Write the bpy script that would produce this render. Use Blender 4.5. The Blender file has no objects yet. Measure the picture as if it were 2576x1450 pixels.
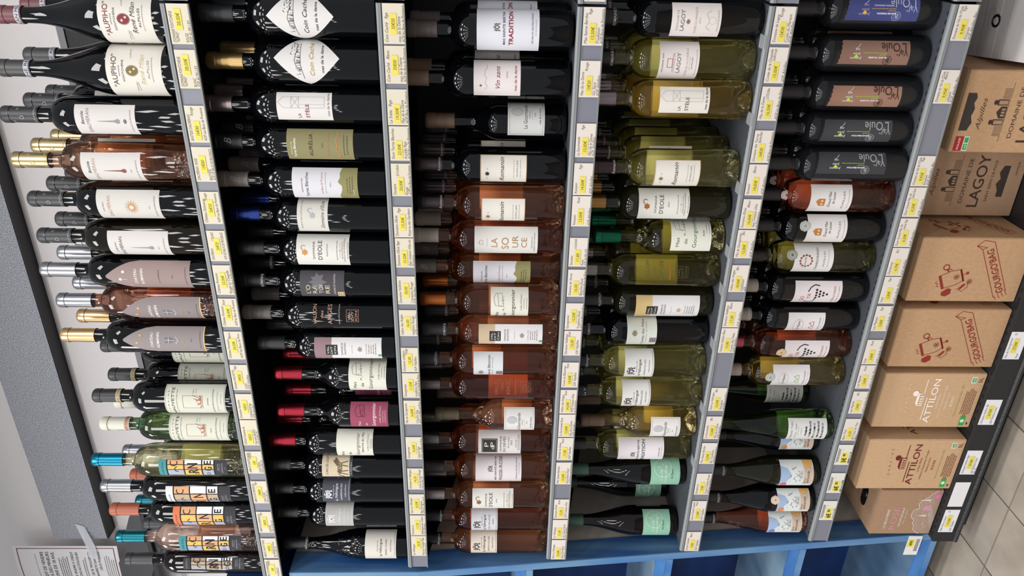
import bpy, bmesh, math, random
from mathutils import Vector, Matrix
random.seed(7)
PI = math.pi
sc = bpy.context.scene
col = sc.collection

# ------------------------------------------------------------------ camera (picture taken with the phone turned on its side)
CAM_POS = (0.15657, -1.39978, 0.87240)
R_, D_, F_ = (0.890211, 0.455461, 0.008887), (0.020556, -0.020672, -0.999575), (-0.455084, 0.890016, -0.027765)
cd = bpy.data.cameras.new('camera'); cam = bpy.data.objects.new('camera', cd); col.objects.link(cam)
cd.sensor_width = 36.0; cd.lens = 1900.0 / 2576.0 * 36.0; cd.clip_start = 0.02; cd.clip_end = 50
mw = Matrix.Identity(4)
for i in range(3):
    mw[i][0] = D_[i]; mw[i][1] = R_[i]; mw[i][2] = -F_[i]; mw[i][3] = CAM_POS[i]
cam.matrix_world = mw
sc.camera = cam

# ------------------------------------------------------------------ world, lights, exposure
w = bpy.data.worlds.new('shop_air'); sc.world = w; w.use_nodes = True
bg = w.node_tree.nodes['Background']; bg.inputs[0].default_value = (0.93, 0.96, 1.0, 1); bg.inputs[1].default_value = 0.50
CEIL = 2.45
def area(x, y, z, sx, sy, p):
    ld = bpy.data.lights.new('ceiling_panel_light', 'AREA'); ld.shape = 'RECTANGLE'; ld.size = sx; ld.size_y = sy
    ld.energy = p; ld.color = (1.0, 0.975, 0.95)
    o = bpy.data.objects.new('ceiling_panel_light', ld); col.objects.link(o); o.location = (x, y, z)
for iy, ly in enumerate((-0.8, -1.8, -2.9, -4.1, -5.4, -7.0)):
    for lx in (-3.4, -2.2, -1.0, 0.2, 1.4):
        area(lx, ly, CEIL, 0.56, 0.36, 10.5)
sc.view_settings.view_transform = 'Standard'; sc.view_settings.look = 'None'
sc.view_settings.gamma = 1.0; sc.view_settings.use_curve_mapping = False
sc.view_settings.exposure = 0.0
try:
    sc.cycles.use_denoising = True
    sc.cycles.max_bounces = 10; sc.cycles.transmission_bounces = 8; sc.cycles.transparent_max_bounces = 12
    sc.cycles.sample_clamp_indirect = 12.0
except Exception: pass

# ------------------------------------------------------------------ materials
def hx(h):
    h = h.lstrip('#'); r = []
    for i in (0, 2, 4):
        c = int(h[i:i+2], 16) / 255.0
        r.append(c / 12.92 if c <= 0.04045 else ((c + 0.055) / 1.055) ** 2.4)
    return (r[0], r[1], r[2], 1)
MC = {}
def mat(name, c, rough=0.5, metal=0.0, spec=0.5, **k):
    if name in MC: return MC[name]
    m = bpy.data.materials.new(name); m.use_nodes = True; b = m.node_tree.nodes['Principled BSDF']
    b.inputs['Base Color'].default_value = hx(c) if isinstance(c, str) else tuple(c) + (1,) * (4 - len(c))
    b.inputs['Roughness'].default_value = rough; b.inputs['Metallic'].default_value = metal
    b.inputs['Specular IOR Level'].default_value = spec
    for kk, v in k.items(): b.inputs[kk.replace('_', ' ')].default_value = v
    MC[name] = m; return m
def nd(m, t, **k):
    n = m.node_tree.nodes.new(t)
    for a, b in k.items(): setattr(n, a, b)
    return n
def bump(m, scale, strength, dist=0.001, ntype='ShaderNodeTexNoise', detail=3.0, coord='Object', vec=(1, 1, 1)):
    nt = m.node_tree; b = nt.nodes['Principled BSDF']
    tc = nd(m, 'ShaderNodeTexCoord'); mp = nd(m, 'ShaderNodeMapping'); mp.inputs['Scale'].default_value = vec
    n = nd(m, ntype); n.inputs['Scale'].default_value = scale
    if ntype == 'ShaderNodeTexNoise': n.inputs['Detail'].default_value = detail
    bp = nd(m, 'ShaderNodeBump'); bp.inputs['Strength'].default_value = strength; bp.inputs['Distance'].default_value = dist
    nt.links.new(tc.outputs[coord], mp.inputs[0]); nt.links.new(mp.outputs[0], n.inputs['Vector'])
    nt.links.new(n.outputs[0], bp.inputs['Height']); nt.links.new(bp.outputs[0], b.inputs['Normal'])
    return n
def mixcol(m, c1, c2, scale, detail=4, vec=(1, 1, 1), lo=0.35, hi=0.65, coord='Object'):
    nt = m.node_tree; b = nt.nodes['Principled BSDF']
    tc = nd(m, 'ShaderNodeTexCoord'); mp = nd(m, 'ShaderNodeMapping'); mp.inputs['Scale'].default_value = vec
    n = nd(m, 'ShaderNodeTexNoise'); n.inputs['Scale'].default_value = scale; n.inputs['Detail'].default_value = detail
    r = nd(m, 'ShaderNodeValToRGB'); r.color_ramp.elements[0].position = lo; r.color_ramp.elements[1].position = hi
    r.color_ramp.elements[0].color = hx(c1); r.color_ramp.elements[1].color = hx(c2)
    nt.links.new(tc.outputs[coord], mp.inputs[0]); nt.links.new(mp.outputs[0], n.inputs['Vector'])
    nt.links.new(n.outputs['Fac'], r.inputs[0]); nt.links.new(r.outputs[0], b.inputs['Base Color'])
def ink(c):
    return mat('ink_' + c.lstrip('#'), c, 0.6, 0, 0.3)
def paper(c):
    return mat('paper_' + c.lstrip('#'), c, 0.65, 0, 0.25)
def foil(c, metal):
    n = ('foil_' if metal else 'cap_') + c.lstrip('#')
    return mat(n, c, 0.28 if metal else 0.42, 0.85 if metal else 0.0, 0.5)

GL = {}
def dark_glass(name, c, rough=0.03):
    m = mat(name, c, rough, 0, 0.42); return m
def clear_glass(name, tint, body, haze=0.13, refr=0.62, ior=1.40):
    """bottle full of wine: surface gloss over a body that is part refracted, part seen straight through, both tinted"""
    m = bpy.data.materials.new(name); m.use_nodes = True; nt = m.node_tree; nt.nodes.remove(nt.nodes['Principled BSDF'])
    out = nt.nodes['Material Output']; L = nt.links.new
    rf = nt.nodes.new('ShaderNodeBsdfRefraction'); rf.inputs['Color'].default_value = hx(tint); rf.inputs['IOR'].default_value = ior; rf.inputs['Roughness'].default_value = 0.0
    tr = nt.nodes.new('ShaderNodeBsdfTransparent'); tr.inputs[0].default_value = hx(tint)
    gl = nt.nodes.new('ShaderNodeBsdfGlossy'); gl.inputs['Roughness'].default_value = 0.015
    fr = nt.nodes.new('ShaderNodeFresnel'); fr.inputs['IOR'].default_value = 1.5
    mx = nt.nodes.new('ShaderNodeMixShader'); mx.inputs[0].default_value = 1 - refr
    m2 = nt.nodes.new('ShaderNodeMixShader'); d1 = nt.nodes.new('ShaderNodeBsdfTranslucent'); d1.inputs['Color'].default_value = hx(body); d2 = nt.nodes.new('ShaderNodeBsdfDiffuse'); d2.inputs['Color'].default_value = hx(body); df = nt.nodes.new('ShaderNodeMixShader'); df.inputs[0].default_value = 0.06; L(d1.outputs[0], df.inputs[1]); L(d2.outputs[0], df.inputs[2]); m0 = nt.nodes.new('ShaderNodeMixShader'); m0.inputs[0].default_value = haze
    L(rf.outputs[0], mx.inputs[1]); L(tr.outputs[0], mx.inputs[2]); L(fr.outputs[0], m2.inputs[0]); L(mx.outputs[0], m0.inputs[1]); L(df.outputs[0], m0.inputs[2]); L(m0.outputs[0], m2.inputs[1]); L(gl.outputs[0], m2.inputs[2]); L(m2.outputs[0], out.inputs['Surface'])
    tc = nt.nodes.new('ShaderNodeTexCoord'); sx = nt.nodes.new('ShaderNodeSeparateXYZ'); mr = nt.nodes.new('ShaderNodeMapRange')
    mr.inputs['From Min'].default_value = 0.008; mr.inputs['From Max'].default_value = 0.040; mr.inputs['To Min'].default_value = 0.45; mr.inputs['To Max'].default_value = 0.0
    nz = nt.nodes.new('ShaderNodeTexNoise'); nz.inputs['Scale'].default_value = 70; nz.inputs['Detail'].default_value = 2.0
    bp = nt.nodes.new('ShaderNodeBump'); bp.inputs['Distance'].default_value = 0.012
    L(tc.outputs['Object'], sx.inputs[0]); L(sx.outputs['Z'], mr.inputs['Value']); L(tc.outputs['Object'], nz.inputs['Vector'])
    L(mr.outputs['Result'], bp.inputs['Strength']); L(nz.outputs[0], bp.inputs['Height']); L(bp.outputs[0], rf.inputs['Normal']); L(bp.outputs[0], gl.inputs['Normal'])
    MC[name] = m; return m
GL['dk'] = dark_glass('glass_black', '#050609')
GL['br'] = dark_glass('glass_brown', '#120d06')
GL['ol'] = dark_glass('glass_olive_dark', '#17160a')
GL['gy'] = dark_glass('glass_grey_black', '#17181b', 0.12)
GL['wine'] = dark_glass('glass_red_wine', '#0c0608')
GL['ro'] = clear_glass('glass_rose_wine', '#fde6d2', '#f08a48')
GL['rp'] = clear_glass('glass_pink_wine', '#fcede4', '#e8a080')
GL['rr'] = clear_glass('glass_deep_rose', '#fbd8c4', '#d8603a')
GL['wh'] = clear_glass('glass_white_wine', '#fffee8', '#e8e070')
GL['wg'] = clear_glass('glass_golden_wine', '#fff7d2', '#f0c850')
GL['og'] = clear_glass('glass_olive_wine', '#f4f0c8', '#8f8a30')
GL['gr'] = clear_glass('glass_green', '#cbe0b8', '#3f7426')

# ------------------------------------------------------------------ mesh helpers
class MB:
    def __init__(s): s.v = []; s.f = []; s.m = []; s.mats = []
    def mi(s, m):
        if m not in s.mats: s.mats.append(m)
        return s.mats.index(m)
    def add(s, vs, fs, m):
        o = len(s.v); k = s.mi(m); s.v += [tuple(v) for v in vs]
        for f in fs: s.f.append(tuple(i + o for i in f)); s.m.append(k)
    def box(s, x0, x1, y0, y1, z0, z1, m):
        s.add([(x0,y0,z0),(x1,y0,z0),(x1,y1,z0),(x0,y1,z0),(x0,y0,z1),(x1,y0,z1),(x1,y1,z1),(x0,y1,z1)],
              [(0,3,2,1),(4,5,6,7),(0,1,5,4),(1,2,6,5),(2,3,7,6),(3,0,4,7)], m)
    def prism(s, poly, n0, n1, m):
        """poly: list of 3D points, extruded from +n0 to +n1 vectors"""
        k = len(poly); A = [tuple(Vector(p) + Vector(n0)) for p in poly]; B = [tuple(Vector(p) + Vector(n1)) for p in poly]
        s.add(A + B, [tuple(range(k))[::-1], tuple(range(k, 2 * k))] + [(i, (i+1) % k, (i+1) % k + k, i + k) for i in range(k)], m)
    def lathe(s, prof, m, n=40, cx=0, cy=0):
        vs = []; fs = []; k = len(prof)
        for r, z in prof:
            for i in range(n):
                a = 2 * PI * i / n; vs.append((cx + r * math.cos(a), cy + r * math.sin(a), z))
        for j in range(k - 1):
            for i in range(n):
                i2 = (i + 1) % n; fs.append((j*n+i, j*n+i2, (j+1)*n+i2, (j+1)*n+i))
        if prof[0][0] > 1e-5: fs.append(tuple(range(n))[::-1])
        if prof[-1][0] > 1e-5: fs.append(tuple((k-1)*n + i for i in range(n)))
        s.add(vs, fs, m)
    def mesh(s, name, smooth=None):
        me = bpy.data.meshes.new(name); me.from_pydata(s.v, [], s.f)
        for m in s.mats: me.materials.append(m)
        me.polygons.foreach_set('material_index', s.m)
        if smooth is not None:
            me.polygons.foreach_set('use_smooth', [True] * len(me.polygons)); me.set_sharp_from_angle(angle=math.radians(smooth))
        me.update(); return me
    def obj(s, name, parent=None, smooth=None, loc=None):
        o = bpy.data.objects.new(name, s.mesh(name, smooth)); col.objects.link(o)
        if parent: o.parent = parent
        if loc: o.location = loc
        return o
def tag(o, label=None, cat=None, group=None, kind=None):
    if label: o['label'] = label
    if cat: o['category'] = cat
    if group: o['group'] = group
    if kind: o['kind'] = kind
    return o
def empty(name, loc, label=None, cat=None, group=None):
    o = bpy.data.objects.new(name, None); col.objects.link(o); o.location = loc; o.empty_display_size = 0.02
    return tag(o, label, cat, group)
def child(name, me, parent):
    o = bpy.data.objects.new(name, me); col.objects.link(o); o.parent = parent; return o
def clone(root, loc, label, group):
    r = root.copy(); col.objects.link(r); r.location = loc; r['label'] = label; r['group'] = group
    for c in list(root.children):
        k = c.copy(); col.objects.link(k); k.parent = r
        for g in list(c.children):
            q = g.copy(); col.objects.link(q); q.parent = k
    return r

TXC = {}
def textmesh(s, shear=0.0, bold=0.0):
    k = (s, shear, bold)
    if k in TXC: return TXC[k]
    cu = bpy.data.curves.new('t', 'FONT'); cu.body = s; cu.size = 1.0; cu.shear = shear; cu.offset = bold; cu.resolution_u = 3
    o = bpy.data.objects.new('t', cu); me = o.to_mesh()
    vs = [(v.co.x, v.co.y) for v in me.vertices]; fs = [tuple(p.vertices) for p in me.polygons]
    o.to_mesh_clear(); bpy.data.objects.remove(o); bpy.data.curves.remove(cu)
    if vs:
        x0 = min(v[0] for v in vs); x1 = max(v[0] for v in vs)
        vs = [(v[0] - x0, v[1] / 0.72) for v in vs]; wd = x1 - x0
    else: wd = 1.0
    TXC[k] = (vs, fs, wd / 0.72); return TXC[k]

class Print:
    """flat artwork in millimetres (u right, v up, origin at the centre) laid on a surface by a mapping function"""
    def __init__(s, h=100.0, w=80.0, flip=False): s.items = []; s.h = h; s.w = w; s.flip = flip
    def tv(s, t): return s.h * (0.5 - t)
    def poly(s, pts, c, lvl=0): s.items.append(([(p[0], p[1]) for p in pts], [tuple(range(len(pts)))], c, lvl)); return s
    def rect(s, u0, u1, v0, v1, c, lvl=0):
        n = max(1, int(abs(u1 - u0) / 3.0)); vs = []; fs = []
        for i in range(n + 1):
            u = u0 + (u1 - u0) * i / n; vs += [(u, v0), (u, v1)]
        for i in range(n): fs.append((2*i, 2*i+2, 2*i+3, 2*i+1))
        s.items.append((vs, fs, c, lvl)); return s
    def R(s, u0, u1, t0, t1, c, lvl=0): return s.rect(u0, u1, s.tv(t1), s.tv(t0), c, lvl)
    def T(s, txt, u, t, w, cap, c, sh=0.0, b=0.0, al='c', lvl=1, rot=0.0):
        vs, fs, wd = textmesh(txt, sh, b); kx = (w / (wd * 0.72)) if w else cap / 0.72
        ky = cap; w = w or wd * cap
        u0 = u - w / 2 if al == 'c' else (u if al == 'l' else u - w); v0 = s.tv(t) - cap / 2
        ps = [(u0 + x * kx, v0 + y * ky) for x, y in vs]
        if rot:
            cr, sr = math.cos(rot), math.sin(rot); cu_, cv = u, s.tv(t)
            ps = [(cu_ + (x - cu_) * cr - (y - cv) * sr, cv + (x - cu_) * sr + (y - cv) * cr) for x, y in ps]
        s.items.append((ps, fs, c, lvl)); return s
    def disc(s, u, t, r, c, ry=None, lvl=0, n=20):
        v = s.tv(t); ry = ry or r; pts = [(u, v)]; rings = max(1, int(r / 4)); fs = []
        for k in range(1, rings + 1):
            for i in range(n):
                a = 2*PI*i/n; pts.append((u + r*k/rings*math.cos(a), v + ry*k/rings*math.sin(a)))
        for i in range(n): fs.append((0, 1 + i, 1 + (i+1) % n))
        for k in range(1, rings):
            for i in range(n): fs.append((1+(k-1)*n+i, 1+k*n+i, 1+k*n+(i+1) % n, 1+(k-1)*n+(i+1) % n))
        s.items.append((pts, fs, c, lvl)); return s
    def ring(s, u, t, r, wd, c, ry=None, lvl=1, n=24, a0=0, a1=360):
        v = s.tv(t); ry = ry or r; pts = []; fs = []; full = (a1 - a0) >= 360
        m = n if full else n + 1
        for i in range(m):
            a = math.radians(a0 + (a1 - a0) * i / n); pts += [(u + r*math.cos(a), v + ry*math.sin(a)), (u + (r-wd)*math.cos(a), v + (ry-wd)*math.sin(a))]
        for i in range(n): j = (i + 1) % m; fs.append((2*i, 2*j, 2*j+1, 2*i+1))
        s.items.append((pts, fs, c, lvl)); return s
    def star(s, u, t, ro, ri, n, c, lvl=1, hole=0):
        v = s.tv(t); pts = []
        for i in range(2 * n):
            r = ro if i % 2 == 0 else ri; a = PI * i / n; pts.append((u + r*math.cos(a), v + r*math.sin(a)))
        fs = []; pts.append((u, v)); k = 2 * n
        for i in range(k): fs.append((k, i, (i+1) % k))
        s.items.append((pts, fs, c, lvl)); return s
    def line(s, pts, wd, c, lvl=1):
        for a, b in zip(pts[:-1], pts[1:]):
            dx, dy = b[0]-a[0], b[1]-a[1]; L = math.hypot(dx, dy) or 1; nx, ny = -dy/L*wd/2, dx/L*wd/2
            n = max(1, int(L / 5)); vs = []; fs = []
            for i in range(n + 1):
                x, y = a[0]+dx*i/n, a[1]+dy*i/n; vs += [(x-nx, y-ny), (x+nx, y+ny)]
            for i in range(n): fs.append((2*i, 2*i+2, 2*i+3, 2*i+1))
            s.items.append((vs, fs, c, lvl))
        return s
    def frame(s, u0, u1, t0, t1, wd, c, lvl=1):
        s.R(u0, u1, t0, t0 + wd/s.h, c, lvl); s.R(u0, u1, t1 - wd/s.h, t1, c, lvl)
        s.R(u0, u0 + wd, t0, t1, c, lvl); s.R(u1 - wd, u1, t0, t1, c, lvl); return s
    def lines(s, u, t0, t1, n, w, cap, c, seed=1):
        """rows of very small print"""
        rr = random.Random(seed)
        for i in range(n):
            t = t0 + (t1 - t0) * i / max(1, n - 1); ww = w * rr.uniform(0.75, 1.0); x = u - ww / 2
            while x < u + ww / 2:
                k = rr.uniform(cap * 1.2, cap * 4); k = min(k, u + ww/2 - x); s.rect(x, x + k, s.tv(t) - cap/2, s.tv(t) + cap/2, c, 1); x += k + cap * 0.7
        return s
    def build(s, name, parent, mp):
        bm = bmesh.new(); mats = []
        for vs, fs, c, lvl in s.items:
            m = ink(c) if isinstance(c, str) else c
            if m not in mats: mats.append(m)
            k = mats.index(m); bv = [bm.verts.new((-u, -v, lvl) if s.flip else (u, v, lvl)) for u, v in vs]
            for f in fs:
                try: q = bm.faces.new([bv[i] for i in f]); q.material_index = k
                except ValueError: pass
        if getattr(mp, 'curved', False) and bm.verts:
            lo = min(v.co.x for v in bm.verts); hi = max(v.co.x for v in bm.verts); st = 3.0; x = math.floor(lo / st) * st + st
            while x < hi:
                # cut only faces much wider than the letter strokes
                fc = [f for f in bm.faces if min(v.co.x for v in f.verts) < x - .2 and max(v.co.x for v in f.verts) > x + .2 and (max(v.co.x for v in f.verts) - min(v.co.x for v in f.verts)) > 2.2]
                if fc:
                    ge = list(set(fc) | set(e for f in fc for e in f.edges) | set(v for f in fc for v in f.verts))
                    bmesh.ops.bisect_plane(bm, geom=ge, plane_co=(x, 0, 0), plane_no=(1, 0, 0), dist=1e-5)
                x += st
        for v in bm.verts: v.co = mp(v.co.x, v.co.y, v.co.z)
        me = bpy.data.meshes.new(name); bm.to_mesh(me); bm.free()
        for m in mats: me.materials.append(m)
        o = bpy.data.objects.new(name, me); col.objects.link(o); o.parent = parent
        return o
def cylmap(R, th, zc):
    def f(u, v, lvl):
        a = th + (u / 1000.0) / R; r = R + 0.00055 + 0.0002 * lvl
        return (r * math.sin(a), -r * math.cos(a), zc + v / 1000.0)
    f.curved = True
    return f
def planemap(O, U, V, eps=0.0004):
    O = Vector(O); U = Vector(U).normalized(); V = Vector(V).normalized(); N = U.cross(V)
    def f(u, v, lvl): return tuple(O + U * (u/1000.0) + V * (v/1000.0) + N * (eps + 0.00025 * lvl))
    return f

# ------------------------------------------------------------------ shelf geometry shared by everything
SZ = [1.4381, 1.0733, 0.7255, 0.3784, 0.0293]
SY = [-0.0323, -0.0318, -0.0066, 0.0191, 0.0517]
XR = [-0.0073, 0.0001, -0.0028, 0.0016, 0.0074]
XL = [-1.33, -1.3314, -1.3303, -1.3289, -1.3284]
YB = 0.455      # front of the black back panel
WALL = 0.50
FLOOR = -0.43
# ------------------------------------------------------------------ room shell
m_wall = mat('wall_roughcast', '#e6e1e0', 0.85); bump(m_wall, 55, 0.35, 0.004, detail=2)
b = MB(); b.box(-6.0, 4.0, WALL, WALL + 0.1, FLOOR, 2.9, m_wall)
tag(b.obj('wall_back'), kind='structure')
m_grout = mat('grout', '#756b61', 0.9)
b = MB(); b.box(-6.0, 4.0, -8.0, WALL, FLOOR - 0.05, FLOOR - 0.004, m_grout)
fl = tag(b.obj('floor'), kind='structure')
m_tile = mat('floor_tile', '#a59a8c', 0.35); mixcol(m_tile, '#9a8f82', '#b0a698', 9, 5)
m_tile2 = mat('floor_tile_b', '#a0968a', 0.35); mixcol(m_tile2, '#958b7f', '#aba194', 7, 5)
TS = 0.2015; meshes = []
for mt in (m_tile, m_tile2):
    b = MB(); g = 0.0022; hs = TS / 2
    b.box(-hs + g, hs - g, -hs + g, hs - g, -0.006, 0, mt); meshes.append(b.mesh('tile'))
for ix in range(-8, 8):
    for iy in range(-10, 3):
        o = child('floor_tile', meshes[(ix * 7 + iy * 3) % 2], fl)
        o.location = (-1.171 + TS * (ix + 0.5) , 0.008 + TS * (iy + 0.5), FLOOR + random.uniform(-0.0004, 0.0004))

# hammered grey beam on the wall above the bottles
m_ham = mat('hammered_paint', '#8d8f98', 0.42, 0.35); mixcol(m_ham, '#7c7e86', '#c0c2ca', 420, 2, lo=0.40, hi=0.60); bump(m_ham, 420, 0.8, 0.003, detail=1)
m_blk = mat('black_steel', '#0c0c0e', 0.5)
b = MB(); BY = 0.452
b.box(-1.724, 0.9, BY, WALL + 0.02, 2.114, 2.288, m_blk)
beam = tag(b.obj('wall_beam'), 'grey hammered metal beam running along the wall above the top row of bottles', 'beam')
b = MB(); b.box(-1.722, 0.9, BY - 0.002, BY, 2.118, 2.286, m_ham); b.obj('front_face', beam)
m_tape = mat('sticky_tape', '#dfe0ea', 0.3, 0, 0.5, Alpha=0.75)
b = MB(); b.add([(-1.66, BY-0.0145, 2.20), (-1.665, BY-0.0145, 2.175), (-1.775, BY-0.0145, 2.155), (-1.77, BY-0.0145, 2.185)], [(3, 2, 1, 0)], m_tape)

# notice about selling alcohol
nx0, nx1, nz0, nz1 = -1.985, -1.745, 2.088, 2.425
m_pap = paper('#e6e3e4')
b = MB(); N = 10
vs = []; fs = []
def ny(x, z): return BY - 0.012 - 0.010 * math.cos((x - nx0) / (nx1 - nx0) * PI - PI / 2)
for j in range(N + 1):
    for i in range(N + 1):
        x = nx0 + (nx1 - nx0) * i / N; zz = nz0 + (nz1 - nz0) * j / N
        vs.append((x, ny(x, zz), zz))
for j in range(N):
    for i in range(N): k = j*(N+1)+i; fs.append((k, k+1, k+N+2, k+N+1))
b.add(vs, fs, m_pap); notice = b.obj('alcohol_notice')
tag(notice, 'white printed French notice about alcohol sales with a dark red border, taped beside the beam', 'notice')
P = Print(337, 240)
P.frame(-112, 112, 0.035, 0.965, 2.2, '#7a2b36')
P.R(-90, -70, 0.075, 0.125, '#24408c').R(-62, -42, 0.075, 0.125, '#d43a50').T('RÉPUBLIQUE FRANÇAISE', -66, 0.145, 40, 3, '#555560')
P.T('PROTECTION DES MINEURS ET RÉPRESSION DE L\'IVRESSE PUBLIQUE', 0, 0.20, 180, 2.6, '#5a5a60')
for i, s_ in enumerate(('IL EST INTERDIT DE VENDRE', 'DE L\'ALCOOL À DES MINEURS', 'DE MOINS DE 18 ANS.')): P.T(s_, 98, 0.262 + i * 0.052, 0, 10.5, '#3a3438', al='r')
P.lines(0, 0.42, 0.50, 5, 180, 2.2, '#6a666a', 3)
for i, s_ in enumerate(('IL EST INTERDIT DE VENDRE À CRÉDIT', 'DES BOISSONS ALCOOLIQUES.')): P.T(s_, 98, 0.55 + i * 0.045, 0, 8.2, '#3a3438', al='r')
P.lines(0, 0.65, 0.67, 2, 160, 2, '#6a666a', 4)
for i, s_ in enumerate(('IL EST INTERDIT DE SE TROUVER EN', 'ÉTAT D\'IVRESSE MANIFESTE DANS LES', 'LIEUX PUBLICS.')): P.T(s_, 98, 0.715 + i * 0.045, 0, 8.2, '#3a3438', al='r')
P.lines(0, 0.86, 0.94, 5, 170, 1.8, '#77737a', 5)
def nmap(u, v, lvl):
    x = (nx0 + nx1) / 2 + u / 1000; zz = (nz0 + nz1) / 2 + v / 1000
    return (x, ny(x, zz) - 0.0006 - 0.0003 * lvl, zz)
P.build('printing', notice, nmap)
b = MB(); b.add([(-1.655, BY-0.004, 2.205), (-1.668, BY-0.004, 2.178), (-1.742, BY-0.016, 2.155), (-1.79, BY-0.026, 2.15), (-1.785, BY-0.026, 2.178), (-1.735, BY-0.016, 2.185)], [(5, 4, 3, 2, 1, 0)], m_tape); b.obj('sticky_tape', notice)

# dark sheet metal head of the neighbouring rack
b = MB()
b.prism([(-1.555, 0.42, 1.975), (-1.60, 0.42, 2.01), (-1.665, 0.42, 2.035), (-1.745, 0.42, 2.05), (-1.80, 0.42, 2.085), (-2.2, 0.42, 2.10), (-2.2, 0.42, 1.97), (-1.86, 0.42, 1.99), (-1.72, 0.42, 1.93), (-1.56, 0.42, 1.86)], (0, 0, 0), (0, 0.05, 0), mat('dark_grey_metal', '#3b3c40', 0.5))
b.box(-2.2, -1.556, 0.405, 0.42, 1.955, 1.968, m_blk)
tag(b.obj('metal_box'), 'dark grey sheet metal rack top behind the leftmost bottles under the notice', 'metal box')

# ------------------------------------------------------------------ gondola (black rack)
m_shelf = mat('shelf_hammered_dark', '#4c5057', 0.45, 0.15); bump(m_shelf, 170, 0.5, 0.002, detail=1)
m_shblk = mat('shelf_black', '#101114', 0.5, 0.1); bump(m_shblk, 170, 0.4, 0.001, detail=1)
m_edge = mat('grey_trim', '#7c7b80', 0.5)
gon = empty('wine_rack', (0, 0.45, FLOOR), 'tall black metal rack frame with back panel behind all the shelves', 'rack')
def gobj(b, n): o = b.obj(n, gon); o.location = (0, -0.45, -FLOOR); return o
b = MB(); b.box(-1.30, 1.35, YB, YB + 0.02, FLOOR + 0.03, 1.868, m_shblk); gobj(b, 'back_panel')
b = MB(); b.box(-1.30, 1.35, YB - 0.004, YB + 0.022, 1.868, 1.884, m_edge); gobj(b, 'top_trim')
for xx in (-1.325, 0.012):
    b = MB(); b.box(xx - 0.015, xx + 0.015, YB - 0.004, YB - 0.0005, FLOOR, 1.86, m_blk); gobj(b, 'upright')
m_side = mat('side_panel_grey', '#c4bbb4', 0.5, 0.0); bump(m_side, 30, 0.3, 0.003, detail=4)

m_clear = mat('clear_plastic', '#c9cdd0', 0.15, 0, 0.5, Alpha=0.35)
m_rail = mat('rail_grey_insert', '#7c7e8a', 0.3); m_bez = mat('rail_bezel', '#84888a', 0.5)
m_slot = mat('slot_black', '#030303', 0.8); m_bez2 = mat('rail_bezel_dark', '#7d807f', 0.3)
SHN = ['top shelf carrying the tallest bottles', 'second shelf carrying red-capped bottles', 'middle shelf carrying the rosé bottles', 'fourth shelf carrying white wine bottles', 'fifth shelf just above the cartons']
for i in range(5):
    zt, yf = SZ[i], SY[i]
    for seg in (0, 1):
        x0, x1 = (XL[i], XR[i] - 0.001) if seg == 0 else (XR[i] + 0.004, 1.33)
        if i == 0 and seg == 0: x0 = -1.432
        sh = empty('rack_shelf', ((x0 + x1) / 2, yf + 0.02, zt), ('long dark metal ' if seg == 0 else 'neighbouring dark metal bay, ') + SHN[i] if seg == 0 else 'end of the next bay at the right edge, level with the ' + SHN[i].split(' ')[0] + ' shelf', 'shelf', 'rack shelves')
        inv = -sh.location
        ms = m_shelf if i >= 2 else m_shblk
        b = MB(); b.box(x0, x1, yf + 0.010, YB - 0.005, zt - 0.016, zt - 0.003, ms); b.box(x0, x1, yf + 0.010, yf + 0.014, zt - 0.034, zt - 0.016, ms); b.obj('shelf_panel', sh, loc=inv)
        b = MB(); y1 = yf + 0.001
        xa, xb = x0, x1
        b.box(xa, xb, yf + 0.003, yf + 0.012, zt - 0.047, zt - 0.002, m_rail); b.obj('price_rail', sh, loc=inv)
        b = MB()
        b.prism([(xa, yf + 0.012, zt - 0.003), (xa, yf + 0.008, zt), (xa, yf + 0.003, zt), (xa, yf + 0.003, zt - 0.003)], (0, 0, 0), (xb - xa, 0, 0), m_bez)
        b.prism([(xa, yf + 0.003, zt), (xa, yf, zt - 0.0035), (xa, yf, zt - 0.0085), (xa, yf + 0.003, zt - 0.0085)], (0, 0, 0), (xb - xa, 0, 0), m_bez)
        b.prism([(xa, yf + 0.003, zt - 0.0465), (xa, yf - 0.0006, zt - 0.0470), (xa, yf - 0.0006, zt - 0.0494), (xa, yf + 0.003, zt - 0.0494)], (0, 0, 0), (xb - xa, 0, 0), m_bez2)
        b.prism([(xa, yf + 0.0035, zt - 0.0030), (xa, yf - 0.0002, zt - 0.0042), (xa, yf - 0.0002, zt - 0.0050), (xa, yf + 0.0035, zt - 0.0050)], (0, 0, 0), (xb - xa, 0, 0), m_bez2)
        b.obj('rail_bezel', sh, loc=inv)
        if seg == 0:
            b = MB(); zb = zt - 0.004; x = XL[i] + 0.004; y0 = SY[i] + 0.02; yk = YB - 0.006
            b.prism([(x, y0, zb), (x, yk, zb), (x, yk, zb - 0.13), (x, yk - 0.05, zb - 0.12), (x, y0, zb - 0.04)], (-0.002, 0, 0), (0.002, 0, 0), m_blk); tag(b.obj('shelf_bracket'), 'black triangular bracket under the left end of the %s shelf' % SHN[i].split(' ')[0], 'bracket', 'shelf brackets at the left end')
        if i >= 2 and seg == 0:
            b = MB(); x = x0 + 0.01
            while x < x1 - 0.01:
                b.box(x, x + 0.008, yf + 0.016, yf + 0.0185, zt - 0.0031, zt - 0.0026, m_slot); x += 0.0165
            tag(b.obj('slot_row', sh, loc=inv), kind='stuff')
        if i == 3 and seg == 0:
            for cx in (-0.062, -0.205, -0.345, -0.485, -0.575, -0.71, -0.885, -1.045):
                b = MB(); b.box(cx - 0.012, cx + 0.012, yf - 0.001, yf + 0.026, zt - 0.0005, zt + 0.001, m_clear); b.obj('tape_piece', sh, loc=inv)
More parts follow.
